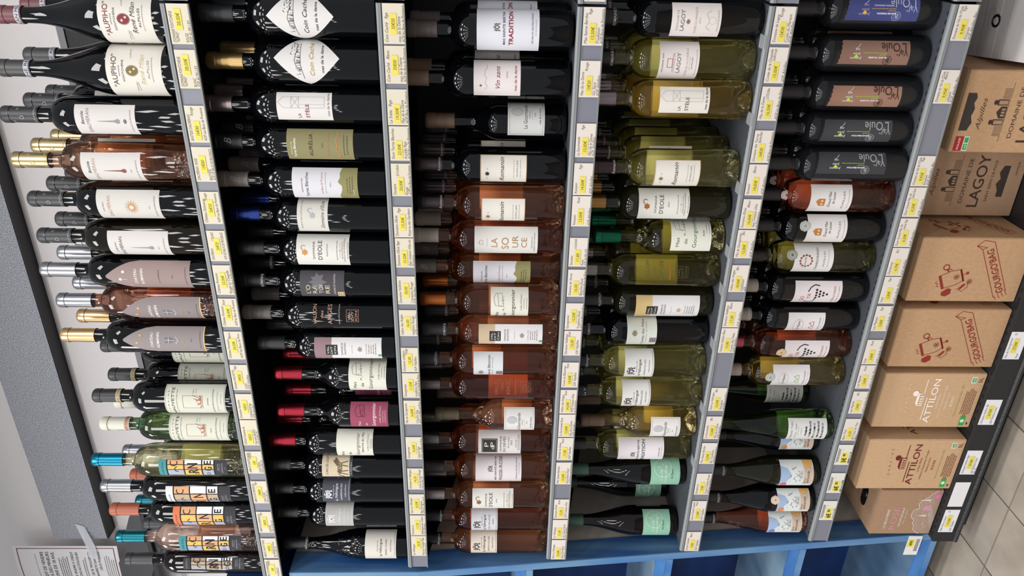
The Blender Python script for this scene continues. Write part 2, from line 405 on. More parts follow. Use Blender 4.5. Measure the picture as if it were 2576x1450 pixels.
# base shelf with its own lip
BZ = -0.306; BYF = 0.058
m_base = mat('base_dark_metal', '#26272a', 0.42, 0.2); bump(m_base, 120, 0.5, 0.003, detail=1)
base = empty('base_shelf', (-0.0, BYF + 0.05, BZ), 'dark textured metal base shelf under the cartons with slotted edge', 'shelf')
inv = -base.location
b = MB(); b.box(-1.335, 1.33, BYF + 0.004, YB - 0.005, BZ - 0.03, BZ - 0.002, m_base); b.obj('shelf_panel', base, loc=inv)
b = MB()
b.prism([(-1.335, BYF + 0.007, BZ - 0.003), (-1.335, BYF + 0.0055, BZ + 0.0005), (-1.335, BYF + 0.001, BZ + 0.0005), (-1.335, BYF, BZ - 0.003), (-1.335, BYF, BZ - 0.056), (-1.335, BYF - 0.004, BZ - 0.060), (-1.335, BYF - 0.003, BZ - 0.066), (-1.335, BYF + 0.008, BZ - 0.068)], (0, 0, 0), (2.66, 0, 0), m_base); b.obj('front_lip', base, loc=inv)
b = MB(); x = -1.32
while x < 0.6:
    b.box(x, x + 0.0085, BYF + 0.0090, BYF + 0.0130, BZ - 0.0021, BZ - 0.0012, m_slot); x += 0.022
tag(b.obj('slot_row', base, loc=inv), kind='stuff')
b = MB(); b.box(-1.335, 1.33, BYF + 0.06, BYF + 0.08, FLOOR, BZ - 0.03, m_blk); b.obj('plinth', base, loc=inv)

# ------------------------------------------------------------------ blue painted wooden bookcase on the left
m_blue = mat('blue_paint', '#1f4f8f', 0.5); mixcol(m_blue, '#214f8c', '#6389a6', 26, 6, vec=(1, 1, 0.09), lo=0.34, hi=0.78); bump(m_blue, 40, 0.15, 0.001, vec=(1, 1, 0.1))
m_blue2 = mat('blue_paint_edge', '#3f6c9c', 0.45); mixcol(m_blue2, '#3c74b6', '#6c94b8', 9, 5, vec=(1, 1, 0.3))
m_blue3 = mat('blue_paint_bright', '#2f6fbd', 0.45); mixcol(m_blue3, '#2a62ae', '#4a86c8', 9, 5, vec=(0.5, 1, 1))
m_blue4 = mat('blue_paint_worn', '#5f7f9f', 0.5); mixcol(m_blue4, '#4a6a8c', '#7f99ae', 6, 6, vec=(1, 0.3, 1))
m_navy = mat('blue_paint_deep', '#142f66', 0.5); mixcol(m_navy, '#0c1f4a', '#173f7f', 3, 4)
def yb(zz): return max(0.0825 - 0.094 * zz, -0.018)
UX = -1.3615
unit = empty('blue_bookcase', (UX - 0.3, 0.2, FLOOR), 'blue painted wooden cubby bookcase standing left of the black wine rack', 'bookcase')
inv = -unit.location
def slab(name, zs_, x0, x1, d0, d1, m):
    """vertical board whose front follows the unit's slightly leaning face"""
    b = MB(); n = len(zs_)
    vs = []
    for zz in zs_:
        y = yb(zz); vs += [(x0, y + d0, zz), (x1, y + d0, zz), (x1, y + d1, zz), (x0, y + d1, zz)]
    fs = [(0, 3, 2, 1), tuple(4*(n-1)+k for k in range(4))]
    for j in range(n - 1):
        for k in range(4):
            k2 = (k + 1) % 4; fs.append((4*j+k, 4*j+k2, 4*j+4+k2, 4*j+4+k))
    b.add(vs, fs, m); return b.obj(name, unit, loc=inv)
zl = [FLOOR + 0.03, -0.2, 0.3, 0.8, 1.05, 1.375]
slab('side_panel', zl, UX - 0.020, UX, 0.0, 0.066, m_blue)
slab('face_frame', zl, UX - 0.022, UX - 0.0005, -0.003, 0.0, m_blue2)
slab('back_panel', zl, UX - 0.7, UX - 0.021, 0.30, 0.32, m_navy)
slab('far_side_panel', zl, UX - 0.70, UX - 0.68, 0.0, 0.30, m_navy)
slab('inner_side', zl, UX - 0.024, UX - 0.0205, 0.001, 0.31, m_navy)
for zt in (1.15, 0.777, 0.404, 0.034, -0.345):
    b = MB(); y0 = yb(zt)
    b.box(UX - 0.68, UX - 0.024, y0 + 0.002, y0 + 0.31, zt, zt + 0.025, m_blue4)
    bo = b.obj('shelf_board', unit, loc=inv)
    b = MB(); b.box(UX - 0.68, UX - 0.024, y0 - 0.002, y0 + 0.002, zt - 0.001, zt + 0.026, m_blue3); b.obj('board_edge', bo)
    b = MB(); b.box(UX - 0.68, UX - 0.024, y0 - 0.001, y0 + 0.02, zt - 0.02, zt - 0.001, m_blue2); b.obj('batten', bo)
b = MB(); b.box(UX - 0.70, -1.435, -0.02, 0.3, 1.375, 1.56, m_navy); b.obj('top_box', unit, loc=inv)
# grey sheet closing the rack end behind the blue board
b = MB(); b.box(UX - 0.002, UX + 0.0, 0.0, 0.001, 0, 0.001, m_side)
vs = []; fs = []; zz_ = [FLOOR + 0.02, 0.0, 0.5, 1.0, 1.375]
for zz in zz_: vs += [(UX - 0.003, yb(zz) + 0.067, zz), (UX - 0.003, WALL - 0.002, zz), (UX - 0.010, WALL - 0.002, zz), (UX - 0.010, yb(zz) + 0.067, zz)]
for j in range(len(zz_) - 1):
    for k in range(4): k2 = (k+1) % 4; fs.append((4*j+k, 4*j+k2, 4*j+4+k2, 4*j+4+k))
b = MB(); b.add(vs, fs, m_side)
tag(b.obj('end_panel'), 'grey-brown metal end sheet seen between the leftmost bottles and the blue bookcase', 'panel')
# small printed price tag hanging on the bookcase board
b = MB(); ty = yb(-0.31) - 0.006
pt = b
b.prism([(UX - 0.002, ty, -0.276), (UX - 0.072, ty, -0.276), (UX - 0.072, ty, -0.314), (UX - 0.002, ty, -0.314)], (0, 0, 0), (0, -0.0006, 0), m_pap)
tg = tag(b.obj('price_tag'), 'small white barcode price tag stuck on the blue bookcase near the floor', 'price tag')
P = Print(38, 70); P.R(-5, 22, 0.05, 0.5, '#e8d84a').T('6€95', 9, 0.28, 18, 7, '#222222', b=0.03)
for k in range(22): P.R(-20 + k * 2, -20 + k * 2 + (0.6 if k % 3 else 1.2), 0.62, 0.88, '#333333')
P.build('printing', tg, planemap((UX - 0.037, ty - 0.0006, -0.295), (1, 0, 0), (0, 0, 1)))
# ------------------------------------------------------------------ bottles
BOT = {"aupr": [0, -0.0406, 0.042, 0.0443, 0.3211, 0.2714, 0.0293, 0.1219, -80, 84],
 "aupw": [0, -0.1347, 0.0438, 0.0461, 0.3438, 0.2809, 0.0297, 0.1281, -69, 88],
 "dalr": [0, -0.2184, 0.0343, 0.0366, 0.3554, 0.2843, 0.0937, 0.2037, -50, 47],
 "dalros": [0, -0.307, 0.0346, 0.037, 0.3601, 0.2884, 0.1014, 0.2135, -57, 42],
 "dalsun": [0, -0.3867, 0.0343, 0.0366, 0.349, 0.2781, 0.0811, 0.2023, -54, 52],
 "dalbl": [0, -0.4657, 0.0343, 0.0366, 0.3513, 0.2812, 0.0786, 0.1984, -48, 40],
 "romch": [0, -0.5426, 0.0343, 0.0357, 0.3665, 0.2917, 0.0496, 0.2221, -42, 60],
 "romro": [0, -0.6147, 0.0343, 0.0357, 0.3521, 0.2763, 0.0397, 0.2055, -40, 42],
 "rombl": [0, -0.7009, 0.0349, 0.0372, 0.365, 0.2898, 0.045, 0.2196, -33, 63],
 "hauv1": [0, -0.8605, 0.0355, 0.0378, 0.3324, 0.2668, 0.0261, 0.1592, -53, 78],
 "hauv2": [0, -0.939, 0.0353, 0.0376, 0.333, 0.2647, 0.0317, 0.1639, -51, 78],
 "luna": [0, -1.0477, 0.0379, 0.0403, 0.3802, 0.3046, 0.0491, 0.2076, -19, 39],
 "laude": [0, -1.1256, 0.0343, 0.0366, 0.3751, 0.2992, 0.0532, 0.206, -34, 40],
 "init": [0, -1.2008, 0.0343, 0.0366, 0.3682, 0.2952, 0.0516, 0.2026, -23, 53],
 "ros2": [0, -1.2918, 0.0343, 0.0366, 0.3733, 0.2996, 0.051, 0.2036, -20, 46],
 "dark": [0, -1.3691, 0.0343, 0.0366, 0.368, 0.294, 0.0542, 0.207, 1, 49],
 "cc1": [1, -0.0309, 0.038, 0.0398, 0.3255, 0.2616, 0.0784, 0.1957, -81, 84],
 "cc2": [1, -0.114, 0.0386, 0.0404, 0.3244, 0.256, 0.0746, 0.1919, -70, 99],
 "stele": [1, -0.1921, 0.0348, 0.0356, 0.3456, 0.2858, 0.0953, 0.1969, -36, 51],
 "aur": [1, -0.2639, 0.0348, 0.0356, 0.3456, 0.2765, 0.0621, 0.1866, -47, 59],
 "tb": [1, -0.3406, 0.0348, 0.036, 0.3393, 0.2761, 0.0591, 0.185, -47, 60],
 "gard": [1, -0.4132, 0.0348, 0.036, 0.3261, 0.2629, 0.1229, 0.1831, -45, 86],
 "eole": [1, -0.4883, 0.0348, 0.0365, 0.3194, 0.2639, 0.0867, 0.1924, -42, 75],
 "orat": [1, -0.5621, 0.0348, 0.0365, 0.3302, 0.2702, 0.1024, 0.193, -38, 59],
 "val": [1, -0.6399, 0.0344, 0.0362, 0.3318, 0.2689, 0.0781, 0.1864, -37, 70],
 "vdit": [1, -0.7165, 0.0344, 0.0362, 0.3091, 0.2482, 0.0344, 0.1788, -32, 50],
 "g1": [1, -0.7965, 0.0348, 0.0366, 0.2816, 0.2195, 0.0291, 0.1116, -41, 106],
 "g2": [1, -0.8992, 0.0354, 0.0372, 0.2885, 0.2253, 0.0308, 0.1158, -40, 68],
 "g3": [1, -0.9841, 0.0348, 0.0356, 0.3181, 0.2544, 0.0702, 0.1544, -50, 83],
 "loup": [1, -1.0559, 0.0344, 0.0356, 0.3293, 0.2737, 0.1224, 0.194, -15, 72],
 "vall": [1, -1.1304, 0.0344, 0.0362, 0.3342, 0.2763, 0.1332, 0.1999, -23, 88],
 "cal": [1, -1.2082, 0.0344, 0.0362, 0.3368, 0.2725, 0.1317, 0.2, -25, 89],
 "cass": [1, -1.3174, 0.0367, 0.0385, 0.3229, 0.2571, 0.0329, 0.111, -29, 103],
 "trad": [2, -0.0551, 0.0653, 0.0366, 0.3086, 0.25, 0.0631, 0.1768, -69, 97],
 "vins": [2, -0.1455, 0.0712, 0.0366, 0.3254, 0.2684, 0.0948, 0.1827, -44, 78],
 "gour": [2, -0.2364, 0.1055, 0.0366, 0.2811, 0.2223, 0.0439, 0.1167, -1, 103],
 "rom": [2, -0.3182, 0.0774, 0.0366, 0.3055, 0.2461, 0.0777, 0.1702, -47, 50],
 "romr": [2, -0.3958, 0.0692, 0.0371, 0.3024, 0.2441, 0.079, 0.1677, -68, 33],
 "sour": [2, -0.4733, 0.0746, 0.0366, 0.3091, 0.2578, 0.0505, 0.1818, -48, 55],
 "tbr": [2, -0.556, 0.0977, 0.0356, 0.3265, 0.2669, 0.0621, 0.1855, -63, 44],
 "gor": [2, -0.6205, 0.0659, 0.0357, 0.3032, 0.2449, 0.0658, 0.1472, -61, 75],
 "valr": [2, -0.6923, 0.0591, 0.0358, 0.3013, 0.2422, 0.0331, 0.1729, -34, 47],
 "bat": [2, -0.769, 0.0585, 0.0366, 0.3189, 0.2629, 0.1184, 0.1844, -56, 56],
 "vlr": [2, -0.8445, 0.0677, 0.0366, 0.3224, 0.2626, 0.0539, 0.1468, -39, 72],
 "gou2": [2, -0.9343, 0.0728, 0.0375, 0.2758, 0.2203, 0.0418, 0.1132, -52, 60],
 "dev": [2, -1.0184, 0.0859, 0.0366, 0.3309, 0.2705, 0.0714, 0.1741, -43, 71],
 "pas": [2, -1.0959, 0.0734, 0.0356, 0.3191, 0.2594, 0.0684, 0.1807, -49, 107],
 "eor": [2, -1.1642, 0.0513, 0.0356, 0.3193, 0.2577, 0.0872, 0.188, -23, 62],
 "calr": [2, -1.245, 0.0603, 0.0366, 0.3228, 0.2633, 0.125, 0.1913, -25, 79],
 "gar": [2, -1.3196, 0.0553, 0.0366, 0.3251, 0.2695, 0.1259, 0.1924, -29, 90],
 "lag": [3, -0.0293, 0.0747, 0.0366, 0.3161, 0.2633, 0.0791, 0.1696, -51, 53],
 "lagw": [3, -0.1037, 0.0824, 0.0374, 0.3161, 0.2615, 0.1078, 0.1822, -68, 64],
 "stw": [3, -0.1783, 0.071, 0.0373, 0.3126, 0.256, 0.0807, 0.1764, -31, 49],
 "romw": [3, -0.3179, 0.0735, 0.0382, 0.2988, 0.2419, 0.0792, 0.1704, -49, 41],
 "eow": [3, -0.3988, 0.088, 0.0366, 0.313, 0.2565, 0.087, 0.192, -45, 72],
 "gow": [3, -0.4807, 0.0968, 0.0394, 0.2755, 0.2167, 0.0292, 0.1145, -44, 112],
 "vlw": [3, -0.5569, 0.091, 0.0364, 0.322, 0.2632, 0.0692, 0.1738, -46, 69],
 "vdw": [3, -0.6371, 0.1015, 0.0366, 0.3043, 0.2432, 0.0308, 0.1727, -43, 43],
 "fil": [3, -0.7124, 0.1, 0.0366, 0.3179, 0.263, 0.1184, 0.1857, -45, 83],
 "gaw": [3, -0.7886, 0.0834, 0.0369, 0.3201, 0.2644, 0.1198, 0.1865, -56, 81],
 "gaw2": [3, -0.868, 0.0779, 0.0366, 0.3216, 0.2649, 0.1205, 0.1867, -54, 77],
 "guw": [3, -0.9582, 0.081, 0.0381, 0.2727, 0.2174, 0.0396, 0.1101, -42, 48],
 "traw": [3, -1.0411, 0.0952, 0.0375, 0.3112, 0.2555, 0.0666, 0.1787, -41, 63],
 "cas1": [3, -1.1257, 0.0995, 0.0385, 0.3097, 0.243, 0.0158, 0.0892, -27, 85],
 "cas2": [3, -1.283, 0.2264, 0.0385, 0.3155, 0.2497, 0.0209, 0.0911, -15, 57],
 "cas3": [3, -1.2996, 0.1001, 0.0385, 0.3123, 0.2447, 0.0204, 0.0911, -28, 88],
 "ou1": [4, -0.0134, 0.1233, 0.0362, 0.2961, 0.2293, 0.0414, 0.1787, -26, 47],
 "ou2": [4, -0.0936, 0.1172, 0.0362, 0.2966, 0.2307, 0.0422, 0.1765, -25, 49],
 "ou3": [4, -0.1689, 0.1105, 0.0357, 0.2969, 0.2283, 0.0417, 0.1813, -35, 33],
 "ou4": [4, -0.2409, 0.1089, 0.0357, 0.2951, 0.2287, 0.0432, 0.1832, -31, 42],
 "ou5": [4, -0.3104, 0.0905, 0.0356, 0.2999, 0.234, 0.0469, 0.1868, -17, 58],
 "gm1": [4, -0.3844, 0.1098, 0.0363, 0.3168, 0.2324, 0.0911, 0.1784, -48, 54],
 "gm2": [4, -0.4575, 0.1138, 0.0363, 0.3045, 0.2342, 0.0837, 0.169, -52, 63],
 "cha": [4, -0.5328, 0.1207, 0.0364, 0.3092, 0.2382, 0.0941, 0.1801, -50, 73],
 "goy": [4, -0.6059, 0.1153, 0.0364, 0.308, 0.2418, 0.0609, 0.1666, -46, 45],
 "pep": [4, -0.6839, 0.1228, 0.0366, 0.3036, 0.2414, 0.0798, 0.1646, -60, 35],
 "goyr": [4, -0.7602, 0.1267, 0.0366, 0.3064, 0.247, 0.052, 0.1568, -38, 35],
 "pepw": [4, -0.8363, 0.1214, 0.0366, 0.3042, 0.241, 0.0853, 0.1734, -41, 52],
 "fish1": [4, -0.989, 0.265, 0.0375, 0.332, 0.267, 0.019, 0.115, -24, 48],
 "fish2": [4, -0.9886, 0.1097, 0.0375, 0.3316, 0.2672, 0.0166, 0.1125, -46, 58],
 "inv0": [4, -1.062, 0.158, 0.0385, 0.2888, 0.2341, 0.0168, 0.102, -30, 75],
 "inv1": [4, -1.1385, 0.1123, 0.0385, 0.2976, 0.2349, 0.0187, 0.1033, -43, 81],
 "inv2": [4, -1.2215, 0.1037, 0.0385, 0.3007, 0.2384, 0.0148, 0.0993, -29, 75],
 "inv3": [4, -1.3057, 0.116, 0.0385, 0.298, 0.2353, 0.0142, 0.1037, -28, 68]}
def profile(ty, H, cb, R):
    rn = 0.0142
    if ty == 'B': a, b_ = 0.61, 0.735
    elif ty == 'G': a, b_ = 0.47, 0.68
    elif ty == 'U': a, b_ = 0.36, 0.83
    elif ty == 'V': a, b_ = 0.37, 0.80      # sloping, fuller burgundy
    else: a, b_ = 0.36, 0.92                # flute
    zs, zn = a * H, min(b_ * H, cb + 0.004)
    p = [(0.0, 0.022), (R * 0.30, 0.019), (R * 0.55, 0.008), (R * 0.72, 0.001), (R * 0.80, 0.0), (R * 0.92, 0.0008), (R * 0.985, 0.004), (R, 0.009), (R, zs * 0.5), (R, zs)]
    n = 14
    for i in range(1, n + 1):
        s = i / n
        if ty == 'B':
            t = s * PI / 2; r = rn + 0.0022 + (R - rn - 0.0022) * math.cos(t) ** 0.95; z_ = zs + (zn - 0.005 - zs) * math.sin(t) ** 1.05
        elif ty == 'G': r = rn + (R - rn) * (0.5 + 0.5 * math.cos(PI * s ** 1.15)); z_ = zs + (zn - zs) * s
        elif ty in 'UV': r = rn + (R - rn) * (0.5 + 0.5 * math.cos(PI * s ** 0.88)); z_ = zs + (zn - zs) * s
        else: r = rn + (R - rn) * (1 - math.sin(PI / 2 * s ** 1.25)); z_ = zs + (zn - zs) * s
        p.append((r, z_))
    if ty == 'B': p.append((rn + 0.0006, zn - 0.002)); p.append((rn, zn + 0.004))
    p += [(rn - 0.0004, max(cb, p[-1][1] + 0.001)), (rn - 0.0008, H - 0.004), (0.0, H - 0.003)]
    return p
def capsule_mesh(H, cb, m, m2=None):
    b = MB(); r = 0.0154
    p = [(r - 0.001, cb - 0.0002), (r, cb), (r - 0.0004, H - 0.022), (r - 0.0004, H - 0.0195), (r + 0.0006, H - 0.0185), (r + 0.0007, H - 0.006), (r - 0.0002, H - 0.003), (r - 0.0025, H - 0.0004), (r * 0.6, H), (0, H)]
    b.lathe(p, m, 32)
    return b.mesh('capsule', 40)

def label_patch(name, parent, R, th, zc, w_, h_, m, shape='rect', eps=0.0004):
    n = max(6, int(w_ / 4)); b = MB(); vs = []; fs = []
    for i in range(n + 1):
        s = -1 + 2 * i / n; u = s * w_ / 2
        lo, hi = -h_ / 2, h_ / 2
        if shape == 'arch': hi = -h_ / 2 + h_ * (0.60 + 0.40 * max(0.0, 1 - abs(s)) ** 0.6)
        elif shape == 'diamond':
            k = (1 - abs(s)) ** 0.88; hi = h_ / 2 * k; lo = -h_ / 2 * k
        elif shape == 'torn': hi = h_ / 2 - 1.6 * (1 if i % 2 else 0) - 3 * s
        elif shape == 'oval': k = math.sqrt(max(0, 1 - s * s)); hi = h_ / 2 * k; lo = -hi
        a = th + (u / 1000) / R; r = R + eps
        vs += [(r * math.sin(a), -r * math.cos(a), zc + lo / 1000), (r * math.sin(a), -r * math.cos(a), zc + hi / 1000)]
    for i in range(n): fs.append((2*i, 2*i+2, 2*i+3, 2*i+1))
    b.add(vs, fs, m); return b.obj(name, parent, smooth=60)

INK = '#3b3634'
def crest(P, u, t, s, c, c2=None):
    P.poly([(u + s*x, P.tv(t) + s*y) for x, y in ((-.35, .35), (0, .42), (.35, .35), (.33, -.05), (0, -.45), (-.33, -.05))], c, 1)
    for k in (-1, 1):
        for j in range(4): P.disc(u + k * s * (0.46 + 0.06 * (j % 2)), t - (0.4 - 0.25 * j) * s / P.h, s * 0.12, c, n=8, lvl=1)
    P.poly([(u + s*x, P.tv(t) + s*y) for x, y in ((-.2, .5), (-.2, .68), (-.08, .56), (0, .72), (.08, .56), (.2, .68), (.2, .5))], c, 1)
    P.poly([(u + s*x, P.tv(t) + s*y) for x, y in ((-.18, .22), (.18, .22), (.16, -.02), (0, -.22), (-.16, -.02))], c2 or '#d8d4cd', 2)
def leaf(P, u, t, s, c):
    pts = [(0, -.5), (.12, -.2), (.42, -.28), (.36, -.02), (.55, .12), (.3, .2), (.28, .42), (.1, .3), (0, .55), (-.1, .3), (-.28, .42), (-.3, .2), (-.55, .12), (-.36, -.02), (-.42, -.28), (-.12, -.2)]
    for i in range(len(pts)):
        a, b = pts[i], pts[(i + 1) % len(pts)]
        P.poly([(u, P.tv(t)), (u + s*a[0], P.tv(t) + s*a[1]), (u + s*b[0], P.tv(t) + s*b[1])], c, 1)
    return P
def drop(P, u, t0, t1, r, c):
    v0, v1 = P.tv(t0), P.tv(t1); pts = []
    for i in range(9): a = PI + PI * i / 8; pts.append((u + r * math.cos(a), v1 + r + r * math.sin(a)))
    pts += [(u + 0.35 * r, v1 + r * 2.4), (u + 0.2, v0), (u - 0.2, v0), (u - 0.35 * r, v1 + r * 2.4)]
    P.poly(pts, c, 1)

# --- artwork of each label; every function returns (paper colour, Print, shape)
def art(k, W, H):
    P = Print(H, W); c = INK
    if k in ('aupr', 'aupw'):
        red = k == 'aupr'; m = '#7b3d45' if red else '#5d5650'; g = '#7e3038' if red else '#7b6b3e'
        P.T('"AUPIHO"', 0, 0.14, 60, 9.5, m, b=0.005).T('DOMAINE', 0, 0.235, 18, 2.2, c).T('FONTCHENE', 0, 0.30, 38, 3.6, c)
        P.disc(0, 0.47, 8.5, g, ry=10).ring(0, 0.47, 9.6, 0.6, g, ry=11).star(-2, 0.44, 3.6, 1.2, 5, '#e4dccf', 2).star(3, 0.51, 3.2, 1.2, 6, '#e4dccf', 2)
        P.T('MIS EN BOUTEILLE', -30, 0.50, 22, 1.9, '#77706a', sh=0.2, rot=-0.15).T('AU DOMAINE', -30, 0.54, 18, 1.9, '#77706a').T('CUVÉE BIO', 32, 0.44, 20, 1.9, '#77706a', rot=0.15)
        P.T('René Milan', 2, 0.64, 54, 8.5, '#4a4444' if red else '#cdbd96', sh=0.35).T('ALPILLES', 2, 0.76, 32, 4.2, c if red else '#99938a').T('INDICATION GÉOGRAPHIQUE PROTÉGÉE', 2, 0.83, 44, 1.8, '#77706a')
        return '#dcd8d0', P, 'rect'
    if k in ('dalr', 'dalros', 'dalbl'):
        cc = {'dalr': '#9a8d92', 'dalros': '#b9a287', 'dalbl': '#6a6766'}[k]
        P.T('Bastide' if k != 'dalbl' else 'LE BLANC', 6 if k != 'dalbl' else 0, 0.12, 24, 5.5 if k != 'dalbl' else 3, '#4a4648', sh=0.3 if k != 'dalbl' else 0).T('DALMERAN', 0, 0.21, 46, 6.5, cc)
        drop(P, 0, 0.36, 0.74, 4.4, {'dalr': '#8d928c', 'dalros': '#8a4f44', 'dalbl': '#8f9590'}[k])
        if k == 'dalr': P.disc(0, 0.825, 4.2, '#45454a', ry=2.8).T('2023', 0, 0.825, 5.6, 2, '#dddddd', lvl=2)
        else: P.T('2023' if k == 'dalros' else '2024', 0, 0.82, 7, 2.2, '#8c8785')
        P.T('LES BAUX DE PROVENCE', 0, 0.92, 42, 2.6, '#8c8785')
        return '#d3cfcd', P, 'rect'
    if k == 'dalsun':
        P.T('CHATEAU', 0, 0.10, 20, 2.8, '#77706a').T('DALMERAN', 0, 0.19, 44, 6.5, '#c79b84')
        P.star(0, 0.55, 15, 5.5, 15, '#c8955c').disc(0, 0.55, 4.2, '#d3cfcd', lvl=2).T('2022', 0, 0.83, 7, 2.2, '#8c8785').T('LES BAUX DE PROVENCE', 0, 0.92, 44, 2.6, '#77706a')
        return '#d0cec9', P, 'rect'
    if k in ('romch', 'romro', 'rombl'):
        wt = '#efe9e6'; g = '#d9a75c'; m = wt if k == 'romch' else g
        P.star(10, 0.22, 4, 2, 14, m).star(-6, 0.18, 4.4, 2, 14, m).line([(-6, P.tv(.21)), (-6, P.tv(.26))], 0.6, m).ring(-20, 0.28, 3, 0.8, m, a0=90, a1=270)
        P.T('CHATEAU', 0, 0.36, 32, 6, wt, b=0.01).T('ROMANIN', 0, 0.435, 34, 6, wt, b=0.01)
        if k == 'romch': P.T('LA CHAPELLE', 0, 0.63, 28, 3.2, '#5f5452').T('2023', 0, 0.79, 7, 2.5, '#5f5452')
        else:
            P.poly([(-6, P.tv(.52)), (6, P.tv(.52)), (6, P.tv(.59)), (0, P.tv(.65)), (-6, P.tv(.59))], '#6f7078', 1).line([(-6, P.tv(.565)), (6, P.tv(.565))], 0.7, wt, 2).line([(0, P.tv(.52)), (0, P.tv(.64))], 0.7, wt, 2).line([(-8, P.tv(.65)), (0, P.tv(.68)), (8, P.tv(.65))], 1.2, '#c9c6ca')
            P.T('Rosé' if k == 'romro' else 'Grand Vin', 0, 0.745, 16, 4, g, sh=.3).T('2023' if k == 'romro' else '2020', 0, 0.84, 7, 2.5, '#5f5452')
        P.T('LES BAUX DE PROVENCE', 0, 0.945, 40, 2.8, '#6d605f')
        if k != 'romch': P.R(-W/2 + 1, W/2 - 1, 0.985, 1.0, '#d9b36a')
        return {'romch': '#9a8784', 'romro': '#8b8183', 'rombl': '#91898a'}[k], P, 'arch'
    if k in ('hauv1', 'hauv2'):
        P.T('D  O  M  A  I  N  E', 0, 0.065, 54, 2.4, c).T('HAUVETTE', 0, 0.135, 70, 6.2, '#45413c').T('Indication Géographique Protégée Alpilles', 0, 0.20, 62, 2.2, '#6a655c', sh=.2)
        P.frame(-14, 16, 0.30, 0.63, 0.6, '#a05b45')
        rr = random.Random(5)
        for i in range(16):
            u = rr.uniform(-12, 14); v = P.tv(0.62) + 1; hgt = rr.uniform(4, 24) * (0.4 + 0.6 * (u + 12) / 26); P.line([(u, v), (u + rr.uniform(-3, 3), v + hgt * .5), (u + rr.uniform(-4, 4), v + hgt)], rr.uniform(0.5, 1.4), '#a9583f')
        P.T('750 ml', 26, 0.47, 10, 2.2, c).T('12 % vol', 26, 0.515, 10, 2.2, c)
        P.T('CORNALINE' if k == 'hauv1' else 'DOLIA', 2, 0.715, 17 if k == 'hauv1' else 10, 2.6, c).T('MIS EN BOUTEILLE AU DOMAINE', 0, 0.80, 60, 2.8, c).T('Domaine Hauvette à Saint Rémy de Provence', 0, 0.87, 50, 1.9, '#6a655c').T('Product of France', 8, 0.93, 22, 1.8, '#6a655c')
        P.frame(-W/2 + 1.5, W/2 - 1.5, 0.015, 0.985, 0.4, '#55524b')
        return '#d3d4c6', P, 'rect'
    if k in ('luna', 'laude', 'init', 'ros2', 'dark'):
        tc = {'luna': '#3f8f98', 'laude': '#d9d9da', 'init': '#d9764c', 'ros2': '#3f8f98', 'dark': '#3a3236'}[k]
        nm = {'luna': 'LUNA PLENA', 'laude': 'COMA LAUDE', 'init': 'INITIUM', 'ros2': 'LUNA ROSA', 'dark': 'VESPRO'}[k]
        gold = '#e3b860' if k in ('luna', 'init', 'ros2') else '#b9a284'; wt = '#e9ecec'; lav = '#a9abc0' if k != 'dark' else '#a8a6ac'; pe = '#d9a277' if k != 'dark' else '#a99380'; dkk = '#15161a'
        P.R(-W/2, W/2, 0.0, 0.11, tc).T(nm, 0, 0.055, min(W - 6, 30), 4.5, '#26323a' if k != 'dark' else '#8a8488')
        cw = [(-0.5, -0.08), (-0.06, 0.22), (0.24, 0.5)]; rows = [(0.13, 0.36), (0.38, 0.62), (0.64, 0.80)]
        pal = [[lav, gold, pe], [gold, pe, wt], [lav, gold, wt]]
        for j, (t0, t1) in enumerate(rows):
            for i, (a0, a1) in enumerate(cw): P.R(a0 * W + .5, a1 * W - .5, t0, t1, pal[j][i])
            P.R(-W/2 + .5, W/2 - .5, t1, t1 + 0.018, dkk)
        P.ring(W * 0.34, 0.22, 8, 2.2, dkk, ry=9, a0=60, a1=300).ring(-2, 0.27, 7, 2, dkk, a0=0, a1=200)
        P.T('R', -W*0.18, 0.50, 12, 24, dkk, b=0.02).T('N', W*0.16, 0.49, 13, 24, dkk, b=0.02).T('E', W*0.34, 0.71, 9, 17, dkk, b=0.02).T('G', -W*.02, 0.72, 10, 17, dkk, b=.02).ring(-W*.34, .55, 5, 1.2, dkk).ring(-W*.36, .72, 4, 1.2, dkk)
        P.R(-W/2, W/2, 0.82, 1.0, '#33333a').T('ABBAYE', 2, 0.865, 18, 3.2, '#9b9aa2').T('SAINTE MARIE DE', 2, 0.89, 18, 1.6, '#9b9aa2').T('PIERREDON', 0, 0.925, 25, 3.8, '#9b9aa2').T('2022', 0, 0.965, 6, 1.6, '#9b9aa2')
        return '#15161a', P, 'rect'
    if k in ('cc1', 'cc2'):
        cc = '#2a2a2c' if k == 'cc1' else '#b4904e'
        rr = random.Random(3)
        for i in range(26):
            u = rr.uniform(-30, 6); P.line([(u, P.tv(0.40) + rr.uniform(-1, 1)), (u + rr.uniform(-2, 2), P.tv(0.40) + rr.uniform(3, 9))], 0.6, '#4b4b4e')
        for i in range(30):
            u = rr.uniform(6, 32); v = P.tv(0.36) + rr.uniform(-4, 11); P.line([(u, v), (u + rr.uniform(-4, 4), v + rr.uniform(-3, 3))], 0.9, '#2f2f32')
        P.line([(-38, P.tv(.44)), (-10, P.tv(.40)), (30, P.tv(.41))], .7, '#3a3a3c').line([(-16, P.tv(.40)), (-16, P.tv(.34)), (-4, P.tv(.31)), (10, P.tv(.34)), (10, P.tv(.40))], .7, '#3a3a3c')
        P.T('Coin Caché', 0, 0.57, 62, 8, cc, sh=.3).T('mas de la dame', 0, 0.735, 50, 5, '#3a3a3c', b=0.01)
        return '#d9d7d6', P, 'diamond'
